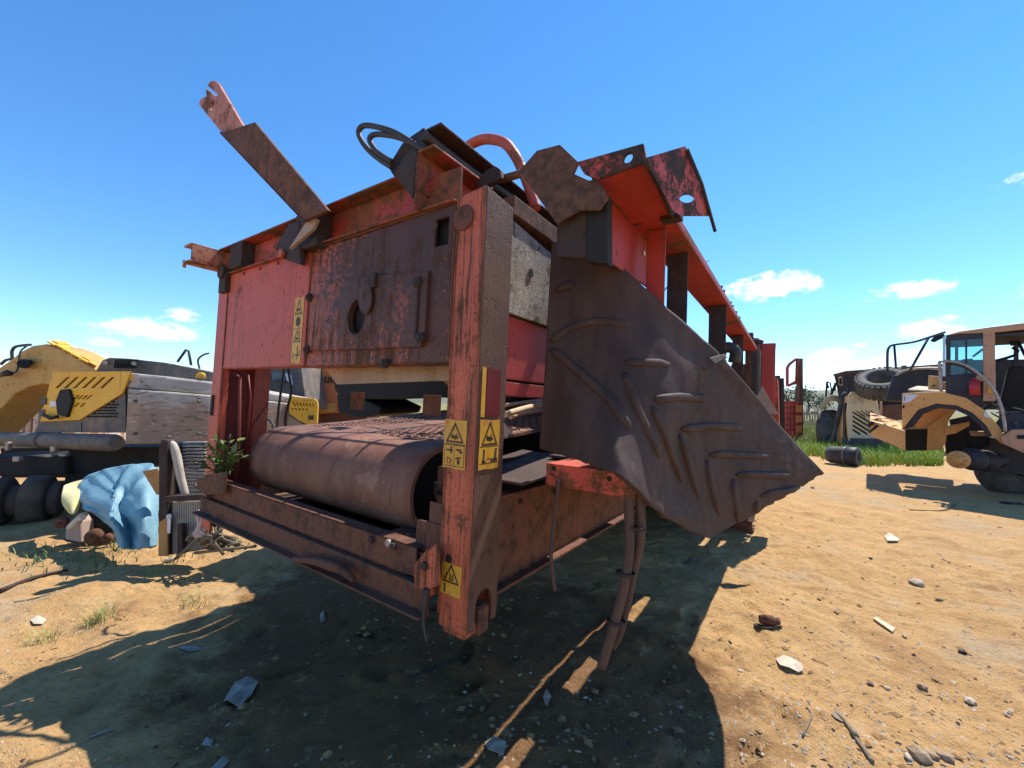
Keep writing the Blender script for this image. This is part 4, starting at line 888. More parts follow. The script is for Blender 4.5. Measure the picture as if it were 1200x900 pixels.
for v, c in zip(me.vertices, vs): v.co = Vector(p0 + np.array([c[0], -c[2], c[1]]) - np.array(orr['off'][:]))
me.materials.append(M_PRINT); o = bpy.data.objects.new('lettering', me); COL.objects.link(o); o.parent = orr
M_GLASSD = plain('dark_blue_cab_glass', (.03, .045, .06), (.05, .06, .08), 3, .12, 0)
cb = thing('dark_cab', 'dark cab with a pale blue window behind the excavator counterweight', 'cab', W(325, 520, 9.5)*np.array([1, 1, 0]))
b = MB(); b.prism(pw([(306, 433), (312, 425), (352, 425), (360, 480), (304, 482)], 9.0), (0, 1.4, 0)); bpart(b, 'cab_shell', M_DGREY, cb, .03)
M_SKYG = plain('sky_painted_window', (.30, .50, .62), (.26, .45, .58), 3, .08, 0)  # sky blue is painted into the opaque pane
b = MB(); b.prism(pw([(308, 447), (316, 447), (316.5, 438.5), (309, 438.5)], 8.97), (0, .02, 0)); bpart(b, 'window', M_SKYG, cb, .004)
b = MB(); b.prism(pw([(318, 446), (336, 449), (333, 436), (319, 436)], 8.97), (0, .02, 0)); bpart(b, 'window', M_GLASSD, cb, .004)
b = MB(); b.prism(pw([(336, 446), (343, 451), (341, 439), (334, 437)], 8.96), (0, .02, 0)); bpart(b, 'mirror', M_WPRINT, cb, .004)

# ------------------------------------------------------------------ heap under a blue tarpaulin, old radiator, wire
M_TARP = plain('sky_blue_tarpaulin', (.13, .26, .32), (.19, .34, .40), 7, .5, .6, .02, stretch=(1, 1, .4))
M_CLOTH = plain('yellowish_cloth', (.52, .46, .16), (.6, .55, .36), 3, .8, .3, .02)
rows_ = [[(98, 566, 5.0), (122, 553, 4.95), (150, 546, 4.9), (177, 543, 4.85), (192, 546, 4.9)],
 [(103, 578, 4.75), (126, 572, 4.62), (150, 564, 4.66), (174, 560, 4.64), (191, 565, 4.7)],
 [(113, 592, 4.55), (132, 588, 4.36), (152, 584, 4.52), (173, 578, 4.46), (190, 583, 4.55)],
 [(125, 606, 4.42), (138, 603, 4.22), (153, 600, 4.42), (173, 596, 4.30), (189, 600, 4.42)],
 [(137, 620, 4.34), (146, 617, 4.18), (158, 618, 4.36), (174, 616, 4.22), (188, 618, 4.34)],
 [(146, 640, 4.30), (152, 641, 4.16), (163, 641, 4.28), (176, 640, 4.17), (187, 637, 4.26)]]
TS = smooth_grid([[W(*p) for p in r] for r in rows_], 12, 14)
ny, nx = TS.shape[:2]; gi, gj = np.meshgrid(np.arange(ny), np.arange(nx), indexing='ij')
rid = lambda a, c, s_: 1-np.abs(2*vnoise(a, c, s_)-1)
TS[..., 1] -= .10*rid(gj*.07+gi*.045, gi*.015, 21)**2+.03*rid(gj*.15-gi*.07+3, gi*.03, 23)**3; TS[..., 2] += .04*(vnoise(gj*.09, gi*.1, 22)-.5)
b = MB(); b.grid(TS, .012)
single(b, 'tarpaulin', M_TARP, 'light blue tarpaulin thrown over scrap beside the excavator', 'tarpaulin', GP(160, 625))
rows_ = [[(74, 570, 4.75), (86, 566, 4.9), (103, 562, 5.0)], [(73, 580, 4.62), (84, 578, 4.65), (104, 570, 4.8)], [(75, 590, 4.55), (85, 592, 4.5), (96, 580, 4.65)], [(80, 597, 4.52), (86, 603, 4.45), (90, 596, 4.6)]]
b = MB(); b.grid(smooth_grid([[W(*p) for p in r] for r in rows_], 5, 5), .015)
single(b, 'cloth', M_CLOTH, 'pale yellow cloth at the left end of the blue tarpaulin', 'cloth', GP(86, 630))
eb = thing('engine_scrap', 'dark oily engine scrap lying under the blue tarpaulin', 'scrap engine', GP(120, 632))
b = MB(); b.prism(pw([(98, 638), (140, 638), (185, 636), (187, 560), (150, 552), (104, 572)], 5.0), (0, .6, 0)); b.prism(pw([(104, 634), (136, 636), (134, 612), (116, 598), (104, 596)], 4.7), (0, .4, 0)); bpart(b, 'engine_block', M_BLACK, eb, .03)
b = MB(); b.tube([W(88, 612, 4.6), W(94, 605, 4.5), W(100, 603, 4.45)], .03, 8, 3); b.prism(pw([(76, 632), (95, 636), (94, 612), (88, 606), (77, 616)], 4.55), (0, .15, 0)); bpart(b, 'casting', M_PALE, eb, .015)
b = MB(); b.tube([W(82, 619, 4.42), W(90, 610, 4.4), W(98, 606, 4.4)], [.03, .026, .03], 8, 3); bpart(b, 'white_elbow', plain('dirty_white_plastic', (.6, .55, .45), (.45, .4, .33), 8, .6), eb, 0)
for (x, y, r) in ((75, 612, .06), (112, 628, .08), (128, 630, .05)):
    b = MB(); c = W(x, y, 4.6); b.lathe(c, (.3, -1, .1), [(0, .01), (0, r), (.06, r*.9), (.06, .01)], 14); bpart(b, 'pulley', M_RUST, eb, 0)
M_WOOD = worn('weathered_orange_wood', (.46, .24, .08), (.38, .18, .06), wear=.3, scale=4, streak=.2, chips=.4, rust=(.15, .08, .04), rust2=(.25, .14, .06), rough=.85)
b = MB(); b.prism([W(166, 552, 4.25), W(184, 549, 4.25), W(188, 556, 4.25), W(187, 580, 4.25), (W(183, 580, 4.25))], (.03, .1, 0)); 
single(b, 'crate_board', M_WOOD, 'short orange board leaning on the tarpaulin next to the radiator', 'board', GP(178, 640), bevel=.006)
rd = thing('radiator', 'old upright radiator core with dark frame and white shroud by the left post', 'radiator', GP(215, 652))
M_FIN = plain('pale_radiator_fins', (.42, .40, .36), (.32, .3, .27), 9, .6, metal=.3)
b = MB(); b.prism(pw([(185, 652), (196, 652), (196, 516), (189, 515), (186, 524)], 4.06), (0, .12, 0)); bpart(b, 'frame_post', M_DARK, rd, .01)
b = MB(); b.prism(pw([(207, 650), (214, 650), (213, 615), (207, 615)], 4.02), (0, .06, 0)); b.prism(pw([(192, 582), (246, 579), (246, 586), (192, 588)], 4.0), (0, .1, 0)); bpart(b, 'frame_bar', M_DARK, rd, .006)
b = MB(); b.tube([W(x, y, 4.12) for x, y in [(218, 582), (212, 560), (207, 535), (203, 522), (199, 518)]], [.03, .035, .038, .034, .02], 12, 4); bpart(b, 'white_shroud', plain('chalky_white_shroud', (.52, .46, .38), (.34, .28, .22), 6, .8), rd, 0)
b = MB(); b.prism(pw([(197, 580), (212, 578), (205, 536), (198, 522)], 4.2), (0, .06, 0)); bpart(b, 'shroud_inside', M_BLACK, rd, .005)
for k in range(24):
    x = 194+k*2.1; y0 = 650-k*.35; b = MB(); b.prism(pw([(x, y0), (x+1.15, y0), (x+1.15, 588-k*.1), (x, 588-k*.1)], 4.1), (0, .05, 0)); bpart(b, 'fin', M_FIN if k > 3 else M_DARK, rd, 0)
b = MB(); b.prism(pw([(193, 651), (246, 643), (246, 584), (193, 588)], 4.17), (0, .04, 0)); bpart(b, 'core_back', M_SHADE, rd, 0)
for k in range(15):
    y = 518+k*4.1; b = MB(); b.prism(pw([(214, y+1.9), (240, y+1.2), (240, y-.6), (214, y)], 4.3), (0, .05, 0)); bpart(b, 'fin', M_FIN, rd, 0)
b = MB(); b.prism(pw([(186, 652), (196, 652), (196, 606), (186, 612)], 4.04), (0, .02, 0)); bpart(b, 'side_strip', M_WOOD, rd, .004)
b = MB(); b.cyl(W(198, 605, 4.05), W(198, 605, 4.0), .022, 12); b.prism(pw([(196, 625), (199, 625), (200, 606), (196, 606)], 4.04), (0, .01, 0)); bpart(b, 'bleed_valve', M_WPRINT, rd, 0)
b = MB()
for k in range(9):
    pts = []; x = 228+RNG.random()*55; y = 648-RNG.random()*12
    for j in range(7): pts.append(W(x+RNG.normal()*14, y-abs(RNG.normal())*11, 3.9+.25*RNG.random()))
    b.tube(pts, .008+.007*RNG.random(), 6, 4)
for p0_, p1_ in (((205, 655), (250, 615)), ((228, 648), (300, 640)), ((240, 622), (262, 650))): b.tube([W(*p0_, 3.95), W(*p1_, 3.9)], .014, 6)
single(b, 'wire_tangle', plain('dull_brown_wire', (.20, .15, .10), (.12, .09, .06), 9, .8), 'tangle of dull wire and twigs at the foot of the left post', 'wire', GP(258, 648))
b = MB(); b.tube([W(x, y, 2.92) for x, y in [(236, 598), (233, 606), (235, 614), (232, 622), (229, 626), (238, 627)]], .018, 8, 4); b.tube([W(x, y, 2.9) for x, y in [(236, 600), (238, 610), (234, 620), (241, 626)]], .014, 8, 4)
single(b, 'rope', plain('pinkish_white_rope', (.62, .42, .36), (.5, .33, .28), 14, .85), 'short pinkish rope end dangling below the left corner of the red machine', 'rope', GP(234, 650))
# sapling in the frame corner
M_LEAF = plain('green_weed_leaf', (.055, .11, .025), (.09, .15, .035), 7, .55, .2)
M_LEAF2 = plain('yellowing_weed_leaf', (.14, .17, .04), (.09, .10, .03), 7, .6, .2)
M_STEM = plain('green_brown_stem', (.09, .10, .04), (.06, .05, .03), 9, .7)
wd = thing('weed_plant', 'green weed growing up through the left corner of the red machine', 'weed', W(262, 562, 2.75))
def leaf(b, p, d, L_, wd_, up=(0, 0, 1)):
    d = unit(d); sd = unit(np.cross(d, up)+1e-6); n = np.cross(sd, d); p = np.asarray(p)
    b.add([p, p+d*L_*.3+sd*wd_*.5+n*L_*.04, p+d*L_*.65+sd*wd_*.42+n*L_*.03, p+d*L_-n*L_*.08, p+d*L_*.65-sd*wd_*.42+n*L_*.03, p+d*L_*.3-sd*wd_*.5+n*L_*.04, p+d*L_*.5-n*L_*.02], [(0, 1, 6), (1, 2, 6), (2, 3, 6), (3, 4, 6), (4, 5, 6), (5, 0, 6)])
for (x, y, Y) in [(232, 548, 2.7), (226, 543, 2.72), (244, 522, 2.74), (252, 515, 2.74), (270, 512, 2.74), (281, 516, 2.74), (285, 535, 2.72), (262, 520, 2.7), (240, 536, 2.68), (275, 530, 2.68), (256, 536, 2.66)]:
    tip = W(x, y, Y); base = W(262, 562, 2.78); midp = (tip+base)/2+np.array([0, 0, .03])
    b = MB(); b.tube([base, midp, tip], [.006, .004, .002], 5, 4); bpart(b, 'stem', M_STEM, wd, 0)
    path = spline([base, midp, tip], 6)
    for k in range(9):
        p = path[int(3+k*(len(path)-4)/9)]; d = unit(tip-base)+RNG.normal(size=3)*.9; L_ = .03+.07*RNG.random()
        b = MB(); leaf(b, p, d, L_, L_*.5); bpart(b, 'leaf', M_LEAF if RNG.random() < .6 else M_LEAF2, wd, 0)

# ------------------------------------------------------------------ right side: stripped articulated haulers
M_HAUL = worn('sunbaked_orange_yellow_paint', (.72, .37, .11), (.62, .29, .09), wear=.2, scale=1.1, streak=.7, chips=.35)
M_HAULB = worn('beige_faded_paint', (.58, .46, .29), (.52, .4, .25), wear=.15, scale=1.0, streak=.5, chips=.3)
M_BED = plain('dark_dump_bed_steel', (.035, .032, .036), (.06, .045, .04), 1.2, .7, stretch=(1, 1, .2))
M_TYRE = plain('dusty_tyre_rubber', (.04, .037, .036), (.12, .105, .09), 3, .8)
M_FRAME = plain('dark_blue_black_frame', (.02, .022, .03), (.04, .035, .04), 4, .6)
M_PILLAR = worn('pinkish_tan_pillar_paint', (.50, .28, .17), (.44, .22, .12), wear=.2, scale=1.5, streak=.6, chips=.3)
def glass_mat():
    s = NT('teal_tinted_glass'); N, L = s.N, s.L
    tr = N.new('ShaderNodeBsdfTransparent'); tr.inputs[0].default_value = (.62, .86, .84, 1)
    gl = N.new('ShaderNodeBsdfGlossy'); gl.inputs['Roughness'].default_value = .04; gl.inputs['Color'].default_value = (.9, 1, 1, 1)
    df = N.new('ShaderNodeBsdfDiffuse'); df.inputs[0].default_value = (.22, .33, .33, 1)
    m1 = N.new('ShaderNodeMixShader'); m1.inputs[0].default_value = .14; L.new(tr.outputs[0], m1.inputs[1]); L.new(df.outputs[0], m1.inputs[2])
    m2 = N.new('ShaderNodeMixShader'); fz = N.new('ShaderNodeFresnel'); fz.inputs[0].default_value = 1.45
    L.new(fz.outputs[0], m2.inputs[0]); L.new(m1.outputs[0], m2.inputs[1]); L.new(gl.outputs[0], m2.inputs[2])
    L.new(m2.outputs[0], N['Material Output'].inputs['Surface']); return s.m
M_GLASS = glass_mat()
Y0 = 8.0
hl = thing('articulated_hauler', 'orange articulated hauler with empty wheel arch and open cab standing on its axle', 'hauler', G(1150, 572)*np.array([1, 1, 0]))
LAT = np.array([.736, .677, 0])                              # the hauler stands turned a little towards the camera
def HY(px, Y=8.0):
    r = (px-600)/487.0; return (8-.736*(8*r-8.7)/(.677+.736*r))*Y/8.0
def HW(px, py, Y=8.0): return W(px, py, HY(px, Y))
def hp(pts, name, mat, Y=Y0, th=.3, bev=.012, label=None):
    b = MB(); b.prism([HW(x, y, Y) for x, y in pts], LAT*th); return bpart(b, name, mat, hl, bev, label)
hp([(1057, 461), (1080, 459.5), (1103, 459), (1132, 466), (1153, 480), (1172, 501), (1177, 512), (1175, 521), (1163, 511), (1156, 499), (1140, 484), (1121, 475), (1097, 473), (1076, 480), (1061, 499), (1057, 503)], 'front_fender', M_HAUL, 8.0, .75)
b = MB(); arc_o = [(1061, 503), (1062, 498.5), (1077, 479.5), (1097, 472.5), (1121, 474.5), (1140, 483.5), (1156, 498.5), (1164, 511)]; arc_i = [(1158, 512), (1150, 501), (1136, 488), (1119, 480), (1098, 478), (1080, 485), (1067, 501)]
b.prism([HW(x_, y_, 8.03) for x_, y_ in arc_o+arc_i], LAT*.7); bpart(b, 'fender_lining', M_FRAME, hl, .005)
hp([(1058, 501), (1076, 483), (1095, 477), (1121, 480), (1112, 492), (1108, 502), (1088, 505), (1060, 505)], 'inner_arch', M_HAUL, 8.75, .1)
hp([(1060, 503), (1088, 503), (1087, 528), (1061, 528)], 'dark_guard', M_BLACK, 8.7, .1)
hp([(1087, 500), (1112, 482), (1110, 505), (1108, 520), (1102, 527), (1086, 528)], 'rust_guard', M_HAUL, 8.65, .1)
hp([(1112, 492), (1140, 486), (1160, 512), (1168, 545), (1128, 545), (1124, 520), (1116, 508)], 'chassis_frame', M_FRAME, 9.2, .8)
hp([(1106, 503), (1132, 500), (1134, 546), (1122, 548), (1108, 530)], 'chassis_frame', M_BLACK, 9.0, .4)
hp([(1106, 500), (1136, 494), (1136, 499), (1120, 508), (1108, 510)], 'strut', M_HAUL, 8.6, .12)
hp([(1136, 505), (1167, 506), (1166, 511), (1138, 511)], 'strut', M_PILLAR, 8.5, .15)
b = MB()
b.lathe(HW(1123, 539, 7.9), tuple(LAT), [(0, .01), (0, .07), (.02, .08), (.02, .15), (.04, .165), (.16, .165), (.16, .01)], 28); bpart(b, 'wheel_hub', M_HAUL, hl, 0)
for k in range(8):
    t = k*math.pi/4; c = HW(1123, 539, 7.9)+np.array([.677, -.736, 0])*.11*math.cos(t)+np.array([0, 0, .11*math.sin(t)]); b = MB(); b.cyl(c-LAT*.005, c+LAT*.05, .018, 6); bpart(b, 'wheel_nut', M_PILLAR, hl, 0)
b = MB(); b.lathe(HW(1140, 539, 8.1), tuple(LAT), [(0, .01), (0, .19), (.06, .21), (.24, .21), (.24, .01)], 24); bpart(b, 'brake_drum', M_FRAME, hl, 0)
b = MB(); b.lathe(HW(1155, 541, 8.35), tuple(LAT), [(0, .01), (0, .2), (.4, .2), (.4, .01)], 20); b.cyl(HW(1135, 540, 8.4), HW(1260, 538, 10), .15, 14); bpart(b, 'axle', M_FRAME, hl, 0)
b = MB(); b.lathe(HW(1195, 555, 8.9), (.72, .66, .2), [(0, .05), (-.06, .36), (-.04, .55), (.1, .62), (.35, .62), (.45, .5), (.45, .05)], 32); bpart(b, 'flat_tyre', M_TYRE, hl, 0)
hp([(1172, 513), (1186, 503.5), (1262, 502), (1262, 532), (1200, 531), (1177, 521)], 'side_step', M_PILLAR, 7.9, .5)
hp([(1192, 510), (1215, 510), (1215, 514.5), (1192, 514.5)], 'step_slot', M_BLACK, 7.885, .03, 0)
hp([(1160, 512), (1262, 530), (1262, 566), (1165, 552)], 'belly', M_FRAME, 8.8, .8)
b = MB()
Yf, Yb = 7.8, 9.4
nf = [HW(1019.5, 492.5, 8.1), HW(1061, 505, 7.6), HW(1061, 528, 7.6), HW(1050, 523, 7.75), HW(1021, 511, 8.1)]
bk = [p + np.array([1.9, 2.2, .16]) for p in nf]; n = 5
b.add(nf+bk, [tuple(range(n)), tuple(range(2*n-1, n-1, -1))] + [(i, i+n, (i+1) % n+n, (i+1) % n) for i in range(n)]); bpart(b, 'front_platform', M_HAUL, hl, .012)
b = MB()
for k in range(12):
    f, g = .1+.75*RNG.random(), .1+.75*RNG.random(); p = nf[0]*(1-f)+nf[1]*f + np.array([1.9, 2.2, .16])*g + np.array([0, 0, .006]); a = RNG.random()*3; e = .04+.1*RNG.random()
    b.prism([p+np.array([e*math.cos(a+t)*(1+.5*RNG.random()), e*.5*math.sin(a+t), .0]) for t in np.linspace(0, 2*math.pi, 6, endpoint=False)], (0, 0, .012))
bpart(b, 'platform_debris', M_RUST, hl, 0)
b = MB(); b.tube([HW(1019, 506, 8.0), HW(1028, 499, 7.8)], .028, 8); b.tube([HW(1018, 498, 8.1), HW(1022, 496, 8.0)], .035, 8); bpart(b, 'tow_pin', M_BLACK, hl, 0)
hp([(1058.5, 462.5), (1077, 462.5), (1066, 471.5), (1057.5, 472)], 'number_plate_decal', M_WPRINT, 7.975, .012, 0, 'pale lilac plate with dark number')
cu = bpy.data.curves.new('plate_number', 'FONT'); cu.body = 'L25F'; cu.size = .125; cu.extrude = .002; cu.offset = .003
to = bpy.data.objects.new('plate_source', cu); me = bpy.data.meshes.new_from_object(to); bpy.data.objects.remove(to)
p0 = HW(1059.5, 469.3, 7.968)
for v in me.vertices: c = v.co.copy(); v.co = Vector(p0 + np.array([c[0], -c[2], c[1]]) - np.array(hl['off'][:]))
me.materials.append(M_PRINT); o = bpy.data.objects.new('plate_number', me); COL.objects.link(o); o.parent = hl
hp([(1057.5, 478.5), (1060, 478.5), (1060, 475), (1057.5, 475)], 'side_marker', M_BLACK, 7.98, .015, 0)
b = MB(); tp = [HW(1064, 458, 8.05), HW(1132, 462, 8.05), HW(1150, 459, 9.6), HW(1075, 454, 9.6)]; b.prism(tp, (0, 0, .04)); bpart(b, 'hood_top', M_HAULB, hl, .01)
hp([(1087, 461), (1133, 458), (1132, 445), (1089, 449)], 'tool_box', M_HAUL, 8.5, .6)
hp([(1087, 460), (1088, 440), (1100, 441), (1100, 460)], 'tool_box', M_HAUL, 8.42, .4)
hp([(1092, 453), (1096, 452.5), (1096, 451), (1092, 451.5)], 'latch_slot', M_BLACK, 8.405, .02, 0)
hp([(1036, 470), (1046, 440), (1062, 434), (1085, 432), (1112, 433), (1112, 470)], 'engine_cover', M_FRAME, 9.8, 1.2, .05)
# cab
def cabbox(lo, hi, Ya, Yb): pass
b = MB()
rf = [HW(1107, 393, 8.0), HW(1125, 391, 8.0), HW(1165, 389.5, 8.0), HW(1200, 386, 8.0), HW(1262, 381, 8.0), HW(1262, 368, 8.0), HW(1200, 378, 8.0), HW(1160, 383, 8.0), HW(1125, 388, 8.0)]
b.prism(rf, LAT*1.7); bpart(b, 'cab_roof', M_PILLAR, hl, .03)
hp([(1110, 394.5), (1165, 391.5), (1262, 384), (1262, 388), (1165, 394.5), (1110, 397.5)], 'headliner', M_FRAME, 8.04, 1.6, 0)
hp([(1152, 388), (1166, 388), (1167, 470), (1152, 470)], 'cab_pillar', M_PILLAR, 8.0, .14)
hp([(1108.5, 393), (1114, 393), (1114, 441), (1108.5, 441)], 'window_frame', M_FRAME, 8.02, .08, .004)
hp([(1114, 393), (1152, 390), (1152, 396), (1114, 398)], 'window_frame', M_FRAME, 8.02, .08, .004)
hp([(1131, 396), (1133.5, 396), (1133.5, 441), (1131, 441)], 'window_bar', M_FRAME, 8.02, .06, .004)
hp([(1108, 440), (1152, 436), (1153, 475), (1118, 470), (1108, 462)], 'cab_lower_panel', M_FRAME, 8.04, .08, .006)
hp([(1114, 398), (1131, 397), (1131, 441), (1114, 441)], 'window_pane', M_GLASS, 8.05, .012, 0); hp([(1133.5, 397), (1152, 396), (1152, 439), (1133.5, 440)], 'window_pane', M_GLASS, 8.05, .012, 0)
b = MB(); b.prism([HW(1108, 394, 8.05), HW(1108, 441, 8.05), HW(1111, 441, 9.6), HW(1111, 396, 9.6)], (-.012, 0, 0)); bpart(b, 'windscreen', M_GLASS, hl, 0)
hp([(1104.5, 395), (1108, 394), (1108, 441), (1104.5, 441)], 'windscreen_edge', plain('milky_glass_edge', (.5, .62, .68), (.45, .55, .62), 3, .2, 0), 8.0, .03, .004)
# far side of the cab, seat, wheel and dark interior
for x0, x1 in ((1119, 1123), (1188, 1194)): hp([(x0, 394), (x1, 394), (x1, 470), (x0, 470)], 'far_pillar', M_FRAME, 9.6, .1, .01)
hp([(1112, 422), (1270, 420), (1270, 480), (1112, 480)], 'far_wall', M_FRAME, 9.62, .06, .01)
hp([(1168, 500), (1270, 500), (1270, 505), (1168, 505)], 'cab_floor', M_FRAME, 8.1, 1.5, .01)
hp([(1172, 470), (1182, 430), (1200, 428), (1215, 452), (1215, 500), (1172, 500)], 'seat', M_BLACK, 8.8, .45, .04)
hp([(1183, 400), (1196, 399), (1197, 404), (1184, 405)], 'cab_mirror', M_BLACK, 8.6, .1, .02)
b = MB(); b.tube([HW(1166, 423, 9.0), HW(1178, 420, 9.0), (HW(1190, 416, 9.0)), HW(1193, 411, 9.0), HW(1186, 407, 9.0)], .03, 8); bpart(b, 'seat_arm', M_BLACK, hl, 0)
b = MB(); b.tube([HW(1140, 418, 8.9), HW(1152, 409, 8.9)], .02, 8); bpart(b, 'gear_lever', M_BLACK, hl, 0)
b = MB(); b.prism([HW(x_, y_, 9.0) for x_, y_ in [(1116, 441), (1122, 425), (1128, 421), (1140, 420), (1142, 440)]], LAT*.3); bpart(b, 'dashboard', M_BLACK, hl, .01)
b = MB(); b.tube([HW(1194, 402, 8.5), HW(1201, 416, 8.4), HW(1212, 432, 8.3)], .025, 8); bpart(b, 'steering_column', M_BLACK, hl, 0)
hp([(1160, 505), (1174, 488), (1190, 483), (1262, 490), (1262, 504), (1175, 507)], 'torn_floor_edge', M_FRAME, 8.15, .3, .01)
b = MB()
for k in range(10):
    x = 1160+RNG.random()*36; y = 470+RNG.random()*30; b.tube([HW(x, y, 8.1), W(x+RNG.normal()*10, y+RNG.normal()*5, 8.1), W(x+RNG.normal()*14, y+6, 8.12)], .012, 6, 3)
bpart(b, 'loose_wiring', plain('pale_wiring', (.3, .25, .2), (.12, .1, .09), 6, .7), hl, 0)
b = MB(); b.cyl(HW(1142.5, 463, 7.95), HW(1141.5, 446, 7.95), .075, 14); b.cyl(HW(1141.5, 446, 7.95), HW(1141.2, 443, 7.95), .03, 10); bpart(b, 'fire_extinguisher', plain('red_extinguisher_paint', (.45, .03, .03), (.35, .025, .025), 5, .4), hl, 0)
hp([(1141, 448), (1156, 446), (1156, 441), (1144, 440)], 'extinguisher_shelf', M_PILLAR, 7.98, .1)
hp([(1157, 461), (1163, 461), (1164, 453), (1158, 452)], 'yellow_tag', M_YEL, 7.97, .02, .004)
hp([(1153, 488), (1161, 491), (1159, 486), (1153, 483)], 'fender_sticker', M_WPRINT, 7.975, .02, 0)
b = MB(); b.tube([HW(x, y, 7.9) for x, y in [(1103, 459), (1102, 440), (1101, 426), (1103, 423.5), (1116, 423.5), (1130, 427), (1143, 435), (1156, 446), (1166, 459), (1173, 476), (1177, 495), (1178, 506)]], .026, 8, 3); bpart(b, 'hand_rail', M_STEEL, hl, 0)
b = MB(); b.tube([HW(x, y, 8.6) for x, y in [(1040, 436), (1040, 414), (1042, 407), (1048, 404), (1070, 401), (1090, 395), (1108, 389)]], .025, 8, 3); b.tube([HW(1048, 405, 8.6), HW(1050, 432, 8.6)], .022, 8); b.tube([HW(1088, 396, 8.6), HW(1066, 435, 8.6)], .024, 8); bpart(b, 'front_guard_rail', M_FRAME, hl, 0)
hp([(1090, 399), (1096, 393), (1106, 391), (1108, 394), (1100, 398), (1094, 401)], 'mirror_bracket', M_BLACK, 8.3, .1)
b = MB(); b.tube([HW(1050, 440, 9.7), HW(1062, 434, 9.7), HW(1085, 431.5, 9.7), HW(1110, 432, 9.7)], .03, 8, 3); bpart(b, 'cover_rim', M_STEEL, hl, 0)

# second hauler further back with black dump bed
dt = thing('dump_truck', 'distant black dump truck with beige fender and large front wheel', 'dump truck', G(1010, 519)*np.array([1, 1, 0]))
dpp = lambda pts, name, mat, Y, th, bev=.03: bpart((lambda b: b.prism(pw(pts, Y), (th*.62, th*.78, 0)))(MB()), name, mat, dt, bev)
b = MB(); q0 = [W(991, 436, 18), W(1110, 427, 17), W(1110, 474, 17), W(995, 474, 18)]; b.prism(q0, (2.4, 3, .0)); bpart(b, 'dump_bed', M_BED, dt, .03)
dpp([(977, 438), (991, 436), (994, 474), (984, 470)], 'bed_front_wall', M_BED, 18.0, .5)
dpp([(976, 438.5), (991, 434.5), (1110, 426), (1110, 430), (991, 438.5), (977, 441)], 'bed_rim', M_RUST, 17.0, .2)
dpp([(983, 452), (988, 452), (987, 441.5), (982, 442)], 'bed_window', M_PILLAR, 17.8, .1); dpp([(984.5, 450), (987, 450), (986, 443), (984, 443)], 'bed_opening', M_BLACK, 17.75, .06, 0)
b = MB(); b.lathe(W(973, 504, 19), (.6, -.8, 0), [(-.3, .3), (-.35, .55), (-.3, .85), (-.15, .93), (.15, .93), (.3, .85), (.35, .55), (.3, .3)], 36); wl = bpart(b, 'wheel', M_TYRE, dt, 0)
b = MB(); b.lathe(W(973, 504, 19), (.6, -.8, 0), [(.28, .02), (.3, .2), (.22, .3), (.25, .5), (.3, .55)], 24); bpart(b, 'rim', M_HAULB, wl, 0)
dpp([(961, 482), (962, 474), (967, 466), (975, 462.5), (983, 464), (990, 474), (993, 486), (989, 486), (985, 476), (979, 469.5), (972, 470), (966, 476)], 'fender', M_HAULB, 18.2, 1.2)
dpp([(984, 462), (996, 458), (996, 490), (989, 492)], 'engine_bay', M_BLACK, 18.6, 1.0)
b = MB(); b.tube([W(968, 465, 18.5), W(969, 448, 18.5), W(971, 455, 18.5)], .04, 6); b.tube([W(974, 463, 18.5), W(979, 449, 18.5), W(978, 458, 18.5)], .05, 6); b.tube([W(975, 462, 18.6), W(973, 449, 18.6), W(969, 447, 18.6)], .03, 6); bpart(b, 'mirror_arm', M_FRAME, dt, 0)
dpp([(1030, 493), (1062, 492), (1062, 473), (1030, 475)], 'red_chassis', M_RUST, 17.2, .4); dpp([(1034, 475), (1060, 474), (1060, 455), (1034, 458)], 'gear_housing', M_BLACK, 17.4, .5); dpp([(1045, 469), (1049, 469), (1049, 466), (1045, 466)], 'lamp', M_WPRINT, 17.1, .1, 0)
dpp([(1031, 486), (1034, 486), (1034, 470), (1031, 470)], 'post', M_PILLAR, 17, .1, .01)
dpp([(1028, 437), (1034, 436), (1037, 433), (1030, 432)], 'load_lump', M_HAUL, 18.5, .4); dpp([(1056, 433), (1062, 433), (1063, 428), (1057, 428)], 'load_lump', M_BLACK, 17.5, .4)
# tyre lying on the bed side
TC = W(1034, 449.5, 16)
b = MB(); prof = [(-.26, .44), (-.31, .53), (-.31, .68), (-.25, .79), (-.10, .83), (.10, .83), (.25, .79), (.31, .68), (.31, .53), (.26, .44), (-.26, .44)]
axd = unit((-.40, -.36, .84)); b.lathe(TC, axd, prof, 40)
ty = thing('truck_tyre', 'big worn tyre leaning flat above the beige grille hood', 'tyre', TC)
bpart(b, 'tyre_casing', M_TYRE, ty, 0)
e1 = unit(np.cross(axd, (0, 0, 1))); e2 = np.cross(axd, e1)
for k in range(30):
    t = 2*math.pi*k/30; rd_ = math.cos(t)*e1+math.sin(t)*e2; tg = -math.sin(t)*e1+math.cos(t)*e2
    for sgn in (-1, 1):
        c = TC+rd_*.80; b = MB(); b.prism([c+axd*sgn*.02-tg*.05, c+axd*sgn*.02+tg*.05, c+axd*sgn*.3+tg*.1-rd_*.04, c+axd*sgn*.3+tg*.0-rd_*.04], rd_*.05); bpart(b, 'tread_block', M_TYRE, ty, 0)
